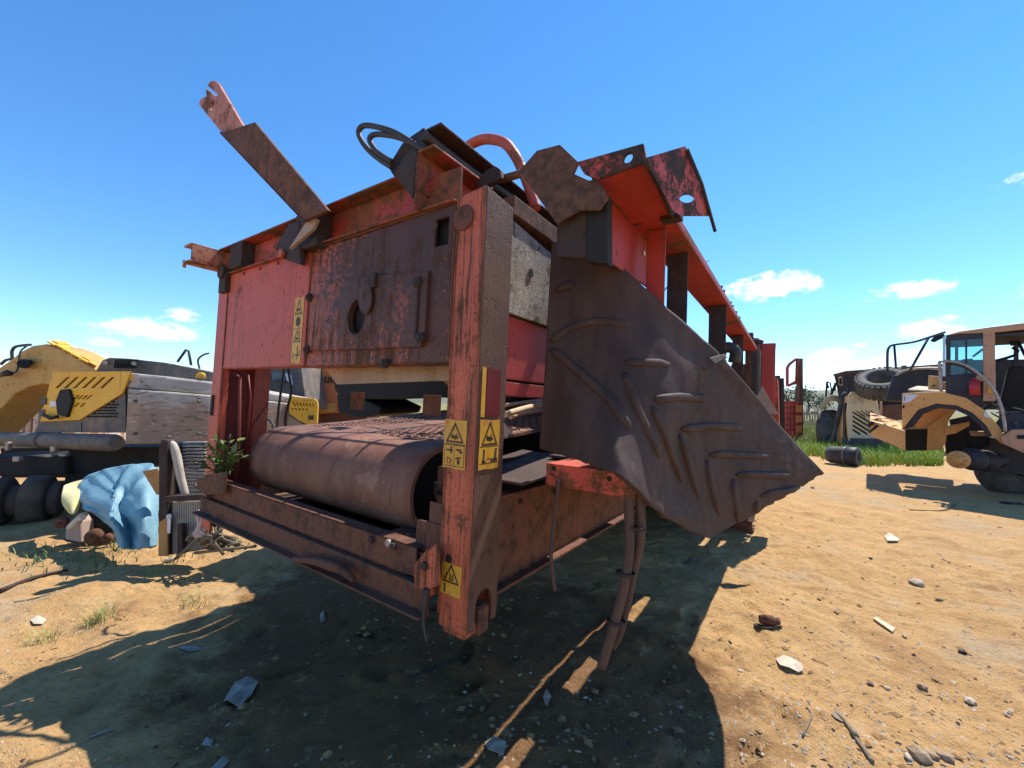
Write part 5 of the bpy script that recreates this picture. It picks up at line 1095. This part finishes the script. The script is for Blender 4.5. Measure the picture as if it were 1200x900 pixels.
# beige grille hood standing in the grass
gh = thing('engine_hood', 'tall beige engine hood with slanted grille slots standing in the grass', 'engine hood', G(1010, 522)*np.array([1, 1, 0]))
gp = lambda x, y: W(x, y, 16.5)
holes = []
for k in range(7):
    xk = 999; y0 = 484+k*5.2
    x1 = min(1024.5, xk+(511-y0)*1.55); 
    if x1-xk < 5: continue
    holes.append([(xk, y0), (xk, y0-3.0), (x1, y0-3.0+(x1-xk)*.62), (x1, y0+(x1-xk)*.62)])
for k in range(4):
    xk = 1004.5+k*5.6; x1 = 1025; 
    holes.append([(xk-2.5, 481.3), (xk+.6, 481.3), (min(xk+10, x1), 481.3+min(10, x1-xk)*.6), (min(xk+10, x1), 484.3+min(10, x1-xk)*.6)])
b = MB(); b.holed([gp(*p) for p in [(996, 519), (993.5, 480), (995, 463), (998, 459.5), (1018, 457.5), (1026, 458.5), (1028.5, 470), (1031, 484), (1034, 519)]], [[gp(*p) for p in h] for h in holes], (0, .06, 0)); bpart(b, 'grille_front', M_HAULB, gh, .006)
b = MB(); b.prism([gp(996, 519), gp(996, 470), gp(1028, 470), gp(1030, 519)], (0, 0, 0.0)) if False else b.prism([gp(*p)+np.array([0, .25, 0]) for p in [(996, 519), (996, 472), (1029, 472), (1031, 519)]], (0, .1, 0)); bpart(b, 'radiator_back', M_FRAME, gh, 0)
b = MB(); b.prism([gp(996, 519), gp(993.5, 480), gp(995, 463), W(989, 466, 17.6), W(981, 519, 17.6)], (.05, .1, 0)); bpart(b, 'hood_side', M_HAUL, gh, .006)
b = MB(); b.tube([W(*p, 17.5) for p in [(976, 519), (981, 495), (985, 475), (988, 464), (991, 461)]], .09, 10, 4); bpart(b, 'rubber_seal', M_TYRE, gh, 0)
for x, y in ((1019, 461), (1020.5, 464.5)):
    b = MB(); b.prism([gp(*p)+np.array([0, -.01, 0]) for p in [(x-2.5, y+1.2), (x+3.5, y+.8), (x+3.5, y-1), (x-2.5, y-.8)]], (0, .02, 0)); bpart(b, 'handle_recess', M_BLACK, gh, 0)
b = MB()
for k in range(5):
    for j in range(4):
        if (k*3+j*5) % 4: b.prism([gp(*p)+np.array([0, -.006, 0]) for p in [(998.5+k*2.9, 467.5+j*2.0), (1001+k*2.9, 467.3+j*2.0), (1001+k*2.9, 465.8+j*2.0), (998.5+k*2.9, 466+j*2)]], (0, .004, 0))
bpart(b, 'worn_lettering', plain('grey_worn_print', (.3, .29, .3), (.4, .36, .33), 9, .6), gh, 0)
b = MB(); b.box(gp(996, 523)*np.array([1, 1, 0])+np.array([0, -.1, 0]), gp(1032, 514)+np.array([0, .4, 0])); bpart(b, 'hood_base', M_FRAME, gh, .02)

# black drum in front of the grass
DC = np.array([*G(996, 546)[:2], 0.0])
ft = thing('air_filter_drum', 'black two part filter drum lying on the dirt in front of the grass', 'filter drum', DC)
dd_ = unit((.55, -.83, 0)); c = DC+np.array([0, .15, .27])-dd_*.35
b = MB(); b.lathe(c, dd_, [(-.1, .02), (-.1, .2), (0, .25), (.32, .26), (.34, .24), (.34, .02)], 26); bpart(b, 'drum_shell', M_TYRE, ft, 0)
b = MB(); b.lathe(c, dd_, [(.36, .02), (.36, .22), (.38, .27), (.62, .27), (.66, .24), (.66, .12), (.6, .1), (.6, .02)], 26); bpart(b, 'drum_end', M_FRAME, ft, 0)
b = MB(); b.lathe(c, dd_, [(.345, .2), (.345, .275), (.358, .275), (.358, .2)], 26); bpart(b, 'band', M_STEEL, ft, 0)

# red rack with rail beyond the belt tip
rk = thing('red_machine_frame', 'small distant red machine frame with hoop rail and stacked grids', 'machine frame', G(935, 512)*np.array([1, 1, 0]))
rp = lambda pts, name, mat, Y=20, th=.3, bev=.01: bpart((lambda b: b.prism(pw(pts, Y), (0, th, 0)))(MB()), name, mat, rk, bev)
rp([(936.5, 512), (941.5, 512), (941, 420), (937.5, 420)], 'mast', M_RUST, 20, .25)
b = MB(); b.tube([W(x, y, 20) for x, y in [(933.5, 447), (934.5, 420), (932, 421), (925, 427), (922.5, 431), (922.5, 450), (924, 452), (933, 447), (938, 444)]], .07, 8); b.tube([W(934, 424, 20), W(938, 424, 20)], .06, 6); bpart(b, 'hoop_rail', M_REDD, rk, 0)
rp([(911, 512), (915, 512), (914.5, 440), (911.5, 440)], 'dark_post', M_DARK, 19, .3); rp([(915.5, 512), (919.5, 512), (919, 443), (916, 443)], 'dark_post', M_DARK, 19, .3)
for i, y in enumerate((471, 477, 484, 490, 497, 503)):
    rp([(918, y+1.6), (937, y+1.6), (937, y), (918, y)], 'grid_bar', M_REDD, 19.6, .2, 0)
for x in (918.5, 922.5, 926, 930, 934.5): rp([(x, 511), (x+1.3, 511), (x+1.3, 470), (x, 470)], 'grid_post', M_RED, 19.7, .15, 0)
rp([(919, 511), (936, 511), (936, 471), (919, 471)], 'grid_back', M_RUST, 20.2, .3)
for y in (475, 487, 499): rp([(934, y+8), (940, y+8), (940, y), (934, y)], 'orange_panel', M_TANK, 19.4, .1, 0)
for y in (474, 482): rp([(923, y+4), (931, y+4), (931, y), (923, y)], 'pale_block', M_PALE, 19.9, .1, 0)

# ------------------------------------------------------------------ far yard, trees, hills
def hill_mat(name, a, c, sc):
    return plain(name, a, c, sc, .95, .0)
def ridge(name, label_, Y, pts, mat, depth):
    b = MB(); rows = []
    for d, k in ((0, 0), (depth*.35, .55), (depth*.7, .9), (depth, 1.0), (depth*1.6, .6), (depth*2.2, 0)):
        rows.append([(x*(Y+d)/Y, Y+d, -1+(h+1)*k) for x, h in pts])
    b.grid(rows, None)
    single(b, name, mat, label_, 'hills', (0, Y, -1), kind='structure')
xs = np.linspace(-4200, 4200, 150)
hh = 108+20*np.sin(xs*.0013+1)+14*np.sin(xs*.0041+2)+6*np.sin(xs*.013)
ridge('hills', 'long low dry grass hills on the horizon', 1900, list(zip(xs, hh)), hill_mat('dry_grass_hillside', (.16, .15, .065), (.11, .115, .05), .006), 700)
M_CROWN = plain('far_tree_leaves', (.035, .055, .02), (.06, .085, .03), 1.5, .7, .2)
M_TRUNK = plain('grey_brown_bark', (.12, .09, .06), (.07, .05, .035), 4, .9, .4)
def tree(x, y, h, w_, label_, n=420, seed=0, group=None):
    r = np.random.default_rng(seed); t = thing('tree', label_, 'tree', (x, y, 0), group)
    b = MB(); b.tube([(x, y, -.1), (x+.03*h, y, h*.3), (x, y, h*.62)], [h*.035, h*.025, h*.01], 8, 3)
    cl = []
    for k in range(9):
        a = r.random()*6.28; e = w_*(.15+.3*r.random()); z = h*(.35+.55*r.random()); p = np.array([x+e*math.cos(a), y+e*math.sin(a), z]); cl.append((p, w_*(.14+.14*r.random())))
        b.tube([(x, y, z*.55), p], [h*.012, h*.004], 5)
    bpart(b, 'trunk', M_TRUNK, t, 0)
    b = MB()
    for k in range(n):
        c, rr = cl[r.integers(len(cl))]; d = r.normal(size=3); d /= np.linalg.norm(d); p = c+d*rr*(.5+.6*r.random()); s_ = h*.035*(.6+.8*r.random()); u_ = unit(r.normal(size=3)); v_ = unit(np.cross(u_, r.normal(size=3)))
        b.add([p-u_*s_, p+v_*s_*.6, p+u_*s_, p-v_*s_*.6], [(0, 1, 2, 3)])
    bpart(b, 'crown', M_CROWN, t, 0).data.polygons
    return t
c = W(606, 470, 45); tree(c[0], 45, 2.9, 1.9, 'small round tree seen through the gap beside the right post', 500, 3)
k = 0
for (px, Y, h, w_, lb) in [(924, 120, 9, 8, 'dark clump of trees below the hills left of the red mast'), (932, 125, 10.5, 8, 'tall dark tree directly behind the red mast'), (947, 130, 9.0, 6, 'narrow dark tree just right of the red mast'), (957, 135, 7.5, 7, 'low dark tree between the red mast and the dump truck'), (900, 118, 8, 8, 'dark tree hidden behind the end of the red machine'), (966, 150, 6, 8, 'faint low tree beside the dump truck mirrors')]:
    c = W(px, 480, Y); tree(c[0], Y, h, w_, lb, 420, 10+k); k += 1
b = MB(); c = W(622, 460, 60); b.box((c[0]-.2, 60, 0), (c[0]+5, 66, 4.6)); bd = thing('shed', 'grey green shed far away beside the small round tree', 'shed', (c[0], 60, 0)); bpart(b, 'shed_wall', plain('grey_green_cladding', (.2, .25, .22), (.14, .18, .16), 2, .8), bd, .05)
for i in range(8):
    b = MB(); b.box((c[0]+.1+i*.35, 59.93, .2), (c[0]+.22+i*.35, 60, 4.4)); bpart(b, 'cladding_rib', MATS['grey_green_cladding'], bd, 0)
# fence posts and scrap beyond the belt tip
M_POST = plain('weathered_post_wood', (.33, .27, .17), (.22, .18, .12), 3, .9)
for i in range(7):
    px = 942+i*3.2; Y = 40+6*math.sin(i*2.1); base = W(px, 480, Y); h = 1.6+.5*math.sin(i*1.7)
    b = MB(); b.tube([(base[0], Y, -.05), (base[0]+.04, Y, h)], [.09, .07], 7)
    single(b, 'fence_post', M_POST, 'weathered wooden post standing between the red mast and the dump truck', 'post', (base[0], Y, 0), 'posts in the far yard')
def clump(px, py, r0, mat, name, label_, cat, n=14, seed=0):
    g = GP(px, py); r = np.random.default_rng(seed); b = MB()
    for k in range(n):
        c = g+np.array([r.normal()*r0*.5, r.normal()*r0*.4, abs(r.normal())*r0*.25]); a = r.random()*3; s_ = r0*(.12+.22*r.random())
        b.prism([c+np.array([s_*math.cos(a+t)*(1+.5*r.random()), s_*.6*math.sin(a+t), s_*.3*r.random()]) for t in np.linspace(0, 6.28, 5, endpoint=False)], (s_*.2*r.normal(), s_*.2*r.normal(), s_*(.3+.8*r.random())))
    return single(b, name, mat, label_, cat, g)
clump(948, 487, 1.6, M_DARK, 'scrap_heap', 'dark scrap heap behind the tip of the rubber belt', 'scrap heap', 22, 1)
clump(953, 498, .8, M_STEEL, 'scrap_heap', 'small grey scrap heap in the grass left of the dump truck wheel', 'scrap heap', 12, 2)
clump(963, 508, .5, M_PALE, 'rubble_heap', 'pale stones beside the dump truck wheel', 'stones', 9, 3)
clump(630, 482, 2.5, M_DARK, 'scrap_heap', 'far scrap seen through the gap behind the conveyor', 'scrap heap', 22, 5)

# ------------------------------------------------------------------ grass
def blades(name, spots, label_, cat, mat, hmin, hmax, w_):
    b = MB(); g0 = None
    for (x, y, lean) in spots:
        z = gz1(x, y); h = hmin+(hmax-hmin)*RNG.random()**1.5; a = RNG.random()*6.28; dx, dy = math.cos(a)*h*lean, math.sin(a)*h*lean; wx, wy = -math.sin(a)*w_, math.cos(a)*w_
        b.add([(x-wx, y-wy, z-.01), (x+wx, y+wy, z-.01), (x+dx*.4+wx*.7, y+dy*.4+wy*.7, z+h*.6), (x+dx*.4-wx*.7, y+dy*.4-wy*.7, z+h*.6), (x+dx, y+dy, z+h)], [(0, 1, 2, 3), (3, 2, 4)])
    c = np.mean([(x, y, 0) for x, y, l in spots], 0)
    o = b.build(name, mat, None, 0, off=c, fix=False); o.location = Vector(c); return tag(o, label_, cat)
M_GRASS = plain('bright_weed_grass', (.32, .40, .05), (.22, .31, .04), 1.2, .7)
M_GRASSD = plain('dull_grass', (.26, .29, .08), (.18, .2, .06), 1.2, .8)
M_DRYG = plain('yellow_green_dry_grass', (.36, .36, .12), (.24, .27, .07), 5, .8)
sp = []
for k in range(9000):
    t = RNG.random(); px = 935+170*RNG.random(); py = 512+ 34*RNG.random()**.9
    lo = 540 if px < 985 else (548 if px < 1060 else 556)
    if py > lo - 8*RNG.random(): continue
    if px < 962 and py > 535: continue
    g = G(px, py); sp.append((g[0], g[1], .5))
o = blades('grass', sp, 'patch of bright green grass in front of the haulers', 'grass', M_GRASS, .10, .38, .02); o['kind'] = 'stuff'
sp = []
for k in range(7000):
    px = 925+60*RNG.random(); Y = 18+35*RNG.random(); g = W(px, 480, Y); sp.append((g[0], Y, .5))
for k in range(2500):
    px = 590+60*RNG.random(); Y = 16+30*RNG.random(); g = W(px, 480, Y); sp.append((g[0], Y, .5))
o = blades('meadow_grass', sp, 'rough green grass of the yard behind', 'grass', M_GRASSD, .15, .5, .035); o['kind'] = 'stuff'
def tuft(px, py, n, r0, label_, h=(.06, .16), mat=None, w_=.0025):
    g = GP(px, py); wk = 'weeds' in label_; o = blades('weeds' if wk else 'grass_tuft', [(g[0]+RNG.normal()*r0, g[1]+RNG.normal()*r0, .9) for k in range(n)], label_, 'weeds' if wk else 'grass tuft', mat or M_DRYG, h[0], h[1], w_)
    if wk: o['kind'] = 'stuff'
tuft(117, 723, 90, .045, 'round yellow green grass tuft on the sunlit dirt at lower left', (.05, .15))
tuft(50, 745, 60, .05, 'sparse grass tuft nearest the lower left corner', (.04, .11))
tuft(226, 705, 34, .07, 'thin dry weed stalks on the dirt right of the round tuft', (.05, .17))
tuft(181, 668, 40, .06, 'little grass below the old radiator', (.04, .1))
tuft(122, 652, 70, .16, 'low weeds in front of the scrap engine', (.04, .12), M_LEAF, .006)
tuft(60, 655, 60, .25, 'low weeds below the excavator roller', (.04, .12), M_LEAF, .006)
tuft(40, 645, 40, .2, 'small weeds further left below the excavator roller', (.04, .1), M_DRYG, .004)
tuft(205, 655, 30, .08, 'weeds at the foot of the old radiator', (.04, .1), M_LEAF, .005)
tuft(282, 640, 40, .1, 'dry grass beside the wire tangle', (.06, .16))
tuft(160, 636, 12, .1, 'tall thin dry stalks in front of the blue tarpaulin', (.25, .5), M_DRYG, .003)

# ------------------------------------------------------------------ things lying on the dirt
M_STONE = plain('grey_brown_stone', (.33, .235, .15), (.22, .15, .09), 14, .9, .6, .01)
M_PALESTONE = plain('pale_stone', (.48, .39, .29), (.36, .28, .2), 14, .9, .6, .01)
M_STICK = plain('grey_driftwood', (.26, .2, .14), (.16, .12, .085), 20, .9, .5, .004, stretch=(1, 6, 6))
M_CHIP = plain('pale_wood_chip', (.66, .52, .35), (.52, .38, .24), 18, .85)
M_PLASTIC = plain('dirty_white_plastic_sheet', (.56, .47, .35), (.42, .34, .25), 9, .7, .3)
M_BLUEG = plain('pale_blue_grey_rag', (.33, .30, .26), (.2, .17, .14), 9, .7, .5, .01)
def rock_mesh(b, c, r, squash=.7, seed=0):
    rr = np.random.default_rng(seed); t = (1+5**.5)/2
    V = np.array([(-1, t, 0), (1, t, 0), (-1, -t, 0), (1, -t, 0), (0, -1, t), (0, 1, t), (0, -1, -t), (0, 1, -t), (t, 0, -1), (t, 0, 1), (-t, 0, -1), (-t, 0, 1)])/1.9
    V = V*(1+.35*(rr.random((12, 1))-.5))*np.array([1+.5*rr.random(), .8+.4*rr.random(), squash]); a = rr.random()*6.28
    V = np.stack([V[:, 0]*math.cos(a)-V[:, 1]*math.sin(a), V[:, 0]*math.sin(a)+V[:, 1]*math.cos(a), V[:, 2]], 1)
    F = [(0, 11, 5), (0, 5, 1), (0, 1, 7), (0, 7, 10), (0, 10, 11), (1, 5, 9), (5, 11, 4), (11, 10, 2), (10, 7, 6), (7, 1, 8), (3, 9, 4), (3, 4, 2), (3, 2, 6), (3, 6, 8), (3, 8, 9), (4, 9, 5), (2, 4, 11), (6, 2, 10), (8, 6, 7), (9, 8, 1)]
    b.add(np.asarray(c)+V*r, F)
def rock(px, py, r, mat, label_, name='stone', cat='stone', seed=0, sq=.65):
    g = GP(px, py); b = MB(); rock_mesh(b, g+np.array([0, 0, r*sq*.45]), r, sq, seed); single(b, name, mat, label_, cat, g, bevel=r*.12)
def flat(pts, th, mat, name, label_, cat, curl=.0):
    P = [GP(x, y, .006) for x, y in pts]; c = sum(P)/len(P); b = MB()
    P = [p+np.array([0, 0, curl*((i*37 % 10)/10)]) for i, p in enumerate(P)]
    n = len(P); top = [p+np.array([0, 0, th]) for p in P]
    ct = c+np.array([0, 0, th+curl*.9]); cb_ = c+np.array([0, 0, -.004])
    b.add(P+top+[ct, cb_], [(n+i, n+(i+1) % n, 2*n) for i in range(n)] + [((i+1) % n, i, 2*n+1) for i in range(n)] + [(i, (i+1) % n, n+(i+1) % n, n+i) for i in range(n)])
    single(b, name, mat, label_, cat, c)
def stick(pts, r, mat, name, label_, cat):
    P = [GP(x, y, r*1.0 if not isinstance(r, list) else r[0]) for x, y in pts]; b = MB(); b.tube(P, r, 8, 3); single(b, name, mat, label_, cat, sum(P)/len(P)*np.array([1, 1, 1]))
flat([(909, 773), (918, 771), (928, 773), (935, 777), (939, 782), (942, 788), (936, 789), (925, 786), (914, 781)], .004, M_PLASTIC, 'plate_shard', 'pale cream plate shard lying on the dirt below the mechanical fitting', 'shard', .02)
rock(1075, 684, .055, M_PALESTONE, 'pale lumpy stone on the open dirt at the right', seed=3)
mf = thing('pipe_fitting', 'brown cylindrical pipe fitting lying on the dirt above the plate shard', 'pipe fitting', GP(899, 735))
g = GP(900, 733); b = MB(); b.lathe(g+np.array([-.06, 0, .033]), (1, -.2, 0), [(0, .005), (0, .03), (.03, .03), (.03, .036), (.09, .036), (.09, .025), (.13, .025), (.13, .005)], 16); bpart(b, 'fitting_body', M_RUST, mf, 0)
b = MB(); rock_mesh(b, GP(889, 733, .012), .03, .5, 4); b.tube([GP(886, 734, .02), GP(896, 738, .015), GP(908, 738, .012), GP(916, 736, .01)], .007, 6, 3); bpart(b, 'bent_clip', M_DARK, mf, 0)
stick([(979, 833), (990, 848), (1003, 868), (1016, 884), (1022, 892)], [.008, .010, .008, .012, .011], M_STICK, 'metal_rod', 'long grey jointed rod lying at the lower right of the dirt', 'rod')
b = MB(); c = GP(1001, 863, .01); d = unit(GP(1006, 873)-GP(998, 858)); b.cyl(c-d*.02, c+d*.025, .014, 12); single(b, 'rod_collar', M_STICK, 'grey collar around the middle of the long rod', 'collar', c)
flat([(1023, 721), (1027, 719), (1049, 731), (1046, 735)], .012, M_CHIP, 'wood_offcut', 'pale wood offcut right of the pipe fitting', 'wood offcut')
flat([(1036, 627), (1042, 625), (1055, 631), (1052, 635), (1040, 634)], .008, M_PLASTIC, 'plate_shard', 'pale shard on the dirt left of the bent wire', 'shard', .02)
stick([(1065, 597), (1085, 599), (1105, 600), (1117, 596), (1120, 592)], .008, M_DARK, 'bent_wire', 'dark bent wire on the dirt in front of the orange hauler', 'wire')
rock(1180, 590, .09, M_DARK, 'dark flat clod at the right edge in front of the hauler', 'clod', 'clod', 5, .3)
rock(1195, 591, .07, M_DARK, 'smaller dark clod at the very right edge', 'clod', 'clod', 6, .3)
stick([(940, 862), (948, 850), (951, 838), (945, 831)], .005, M_STICK, 'curved_twig', 'small curved twig left of the long grey rod', 'twig')
flat([(980, 828), (974, 838), (979, 846), (988, 850), (990, 842)], .004, M_STICK, 'bark_flake', 'bark flake beside the top of the long rod', 'bark')
for (x, y, r, m, lb, sd) in [(1080, 797, .03, M_STONE, 'flat grey brown stone on the dirt at right', 8), (1078, 887, .045, M_STONE, 'grey stone at the bottom right edge', 9), (1090, 884, .03, M_STONE, 'smaller stone beside the grey one at the bottom right', 10),
                             (1064, 889, .02, M_PALESTONE, 'white pebble at the bottom edge', 11), (1040, 803, .018, M_PALESTONE, 'white pebble on the dirt under the wood offcut', 12), (830, 690, .03, M_STONE, 'dark stone near the edge of the machine shadow', 13),
                             (1020, 800, .015, M_DARK, 'tiny dark stone left of the white pebble', 14), (868, 782, .016, M_PALESTONE, 'small pale pebble by the rounded shadow edge', 15), (1108, 885, .035, M_STONE, 'grey stone in the lower right corner', 16), (1137, 812, .03, M_PALESTONE, 'small pale flake at right among grit', 17),
                             (1128, 760, .02, M_DARK, 'dark pebble at the right on the dirt', 18), (1020, 655, .02, M_DARK, 'dark pebble beyond the pale stone', 19), (952, 573, .05, M_STONE, 'stone just right of the rubber belt tip', 20), (1100, 700, .02, M_STONE, 'brown pebble right of the pale lumpy stone', 21),
                             (1060, 740, .018, M_PALESTONE, 'white pebble just below the wood offcut end', 22), (960, 700, .02, M_STONE, 'brown pebble between the fitting and the pale stone', 23), (855, 750, .014, M_DARK, 'dark pebble by the arc of the shadow', 24)]:
    rock(x, y, r, m, lb, seed=sd)
# in the shade and on the left
flat([(262, 815), (275, 800), (291, 794), (303, 797), (301, 806), (296, 815), (280, 826), (266, 825)], .003, M_BLUEG, 'torn_rag', 'pale blue grey torn rag in the shade at lower left', 'rag', .03)
flat([(246, 893), (262, 882), (269, 884), (255, 900), (246, 903)], .004, M_BLUEG, 'plastic_strip', 'pale strip at the bottom edge below the rag', 'plastic strip', .02)
flat([(209, 757), (221, 753), (233, 752), (236, 756), (222, 760)], .003, M_BLUEG, 'plastic_strip', 'narrow pale strip in the shade above the rag', 'plastic strip', .01)
flat([(36, 724), (44, 720), (55, 722), (50, 727), (40, 728)], .003, M_PLASTIC, 'plastic_scrap', 'flat pale scrap on the sunlit dirt at far left', 'plastic scrap', .01)
flat([(375, 719), (379, 716), (381, 725), (376, 728)], .003, M_BLUEG, 'metal_flake', 'pale flake in the shade under the front beam', 'flake', .01)
flat([(236, 868), (242, 862), (250, 864), (248, 870)], .003, M_BLUEG, 'plastic_scrap', 'small pale scrap in the shade below the rag', 'plastic scrap', .01)
flat([(568, 880), (578, 874), (593, 880), (590, 892), (572, 892)], .005, M_BLUEG, 'crushed_can', 'crushed grey scrap at the bottom centre in the shade', 'crushed scrap', .03)
flat([(636, 825), (640, 818), (646, 826), (640, 834)], .004, M_BLUEG, 'foil_scrap', 'small crumpled grey foil in the shade at bottom centre', 'foil', .02)
stick([(480, 798), (500, 788), (520, 781), (545, 770)], [.006, .01, .009, .006], M_DARK, 'dark_root', 'dark root lying in the shade in front of the right post', 'root')
stick([(105, 865), (118, 860), (132, 853)], [.006, .008, .004], M_BLUEG, 'splinter', 'pale splinter in the shade at lower left', 'splinter')
stick([(17, 702), (35, 699), (60, 694)], .005, M_STICK, 'thin_stick', 'thin stick on the sunlit dirt at the left edge', 'stick')
stick([(193, 656), (205, 654), (214, 650)], .018, M_CHIP, 'wood_stick', 'short wooden stick at the foot of the radiator', 'stick')
stick([(0, 690), (40, 676), (80, 668)], [.02, .018, .012], M_DARK, 'dark_pipe', 'dark thin pipe in the shadow at the left edge', 'pipe')
stick([(620, 840), (640, 820), (652, 800)], [.004, .006, .004], M_DARK, 'dark_root', 'thin dark root in the shade right of the post foot', 'root')
# wooden pieces riding on the conveyor belt behind the right post
for i, (pl, r) in enumerate([([(592, 486), (615, 479), (636, 474)], .022), ([(598, 489), (618, 484), (634, 481)], .016), ([(592, 475), (620, 471), (636, 469)], .014)]):
    P = [mach(on(x, y, 0, -.55-.1*i)) for x, y in pl]; b = MB(); b.tube(P, r, 7, 3)
    single(b, 'wood_billet', M_CHIP, ['thick pale billet lying on the conveyor belt beside the post', 'thin billet under the thick one on the conveyor belt', 'topmost thin stick on the conveyor belt'][i], 'billet', P[1])

# grit: uncountable, one object per kind
def gravel(name, n, mat, label_, rmin, rmax, region):
    b = MB(); T_ = (1+5**.5)/2; k = 0; r = np.random.default_rng(len(name)+n)
    octv = np.array([(1, 0, 0), (-1, 0, 0), (0, 1, 0), (0, -1, 0), (0, 0, 1), (0, 0, -1)], float); octf = [(0, 2, 4), (2, 1, 4), (1, 3, 4), (3, 0, 4), (2, 0, 5), (1, 2, 5), (3, 1, 5), (0, 3, 5)]
    px = r.uniform(region[0], region[2], n); py = region[1]+(region[3]-region[1])*r.random(n)
    V = []; F = []
    for x, y in zip(px, py):
        g = G(x, y); 
        if vnoise(np.array([g[0]*1.3]), np.array([g[1]*1.3]), 9)[0] < r.random()*.75+.12: continue
        s_ = rmin+(rmax-rmin)*r.random()**6; z = gz1(g[0], g[1])
        vv = octv*(s_*np.array([1+.8*r.random(), .7+.5*r.random(), .35+.4*r.random()]))*(1+.3*(r.random((6, 1))-.5)); a = r.random()*6.28
        V.append(np.stack([vv[:, 0]*math.cos(a)-vv[:, 1]*math.sin(a)+g[0], vv[:, 0]*math.sin(a)+vv[:, 1]*math.cos(a)+g[1], vv[:, 2]+z+s_*.02], 1)); F.append(k); k += 1
    o6 = 0
    for vv in V: b.add(vv, octf)
    o = b.build(name, mat, None, 0, off=(0, 3, 0), fix=False); o.location = (0, 3, 0); tag(o, label_, 'gravel', kind='stuff')
gravel('gravel', 2600, M_PALESTONE, 'pale scattered grit in the machine shadow', .0015, .012, (-60, 560, 860, 960))
gravel('gravel', 9000, M_PALESTONE, 'pale scattered grit on the open dirt at the right', .0015, .014, (850, 530, 1260, 960))
gravel('gravel', 8000, M_STONE, 'brown scattered grit on the dirt', .0015, .016, (-60, 530, 1260, 961))
gravel('gravel', 4500, M_DARK, 'dark scattered crumbs on the dirt', .0015, .015, (-60, 530, 1260, 962))
gravel('gravel', 5000, plain('dirt_coloured_clods', (.36, .21, .09), (.28, .16, .065), 14, .95, .6, .01), 'crumbly dirt clods on the yard', .003, .026, (-60, 540, 1260, 962))
HZ = MB(); HZ.box((-4400, -700, -3), (4400, 4600, 190))
M_HAZE = bpy.data.materials.new('pale_air'); M_HAZE.use_nodes = True
n_ = M_HAZE.node_tree.nodes; n_.remove(n_['Principled BSDF']); pv = n_.new('ShaderNodeVolumePrincipled'); pv.inputs['Color'].default_value = (.78, .86, .95, 1); pv.inputs['Density'].default_value = .00007; pv.inputs['Anisotropy'].default_value = .2
M_HAZE.node_tree.links.new(pv.outputs[0], n_['Material Output'].inputs['Volume'])
o = HZ.build('haze', M_HAZE, None, 0, off=(0, 0, 0)); o['kind'] = 'stuff'; o['label'] = 'thin pale haze over the far hills'
for a_ in list(bpy.data.objects):
    if 'off' in a_.keys(): del a_['off']
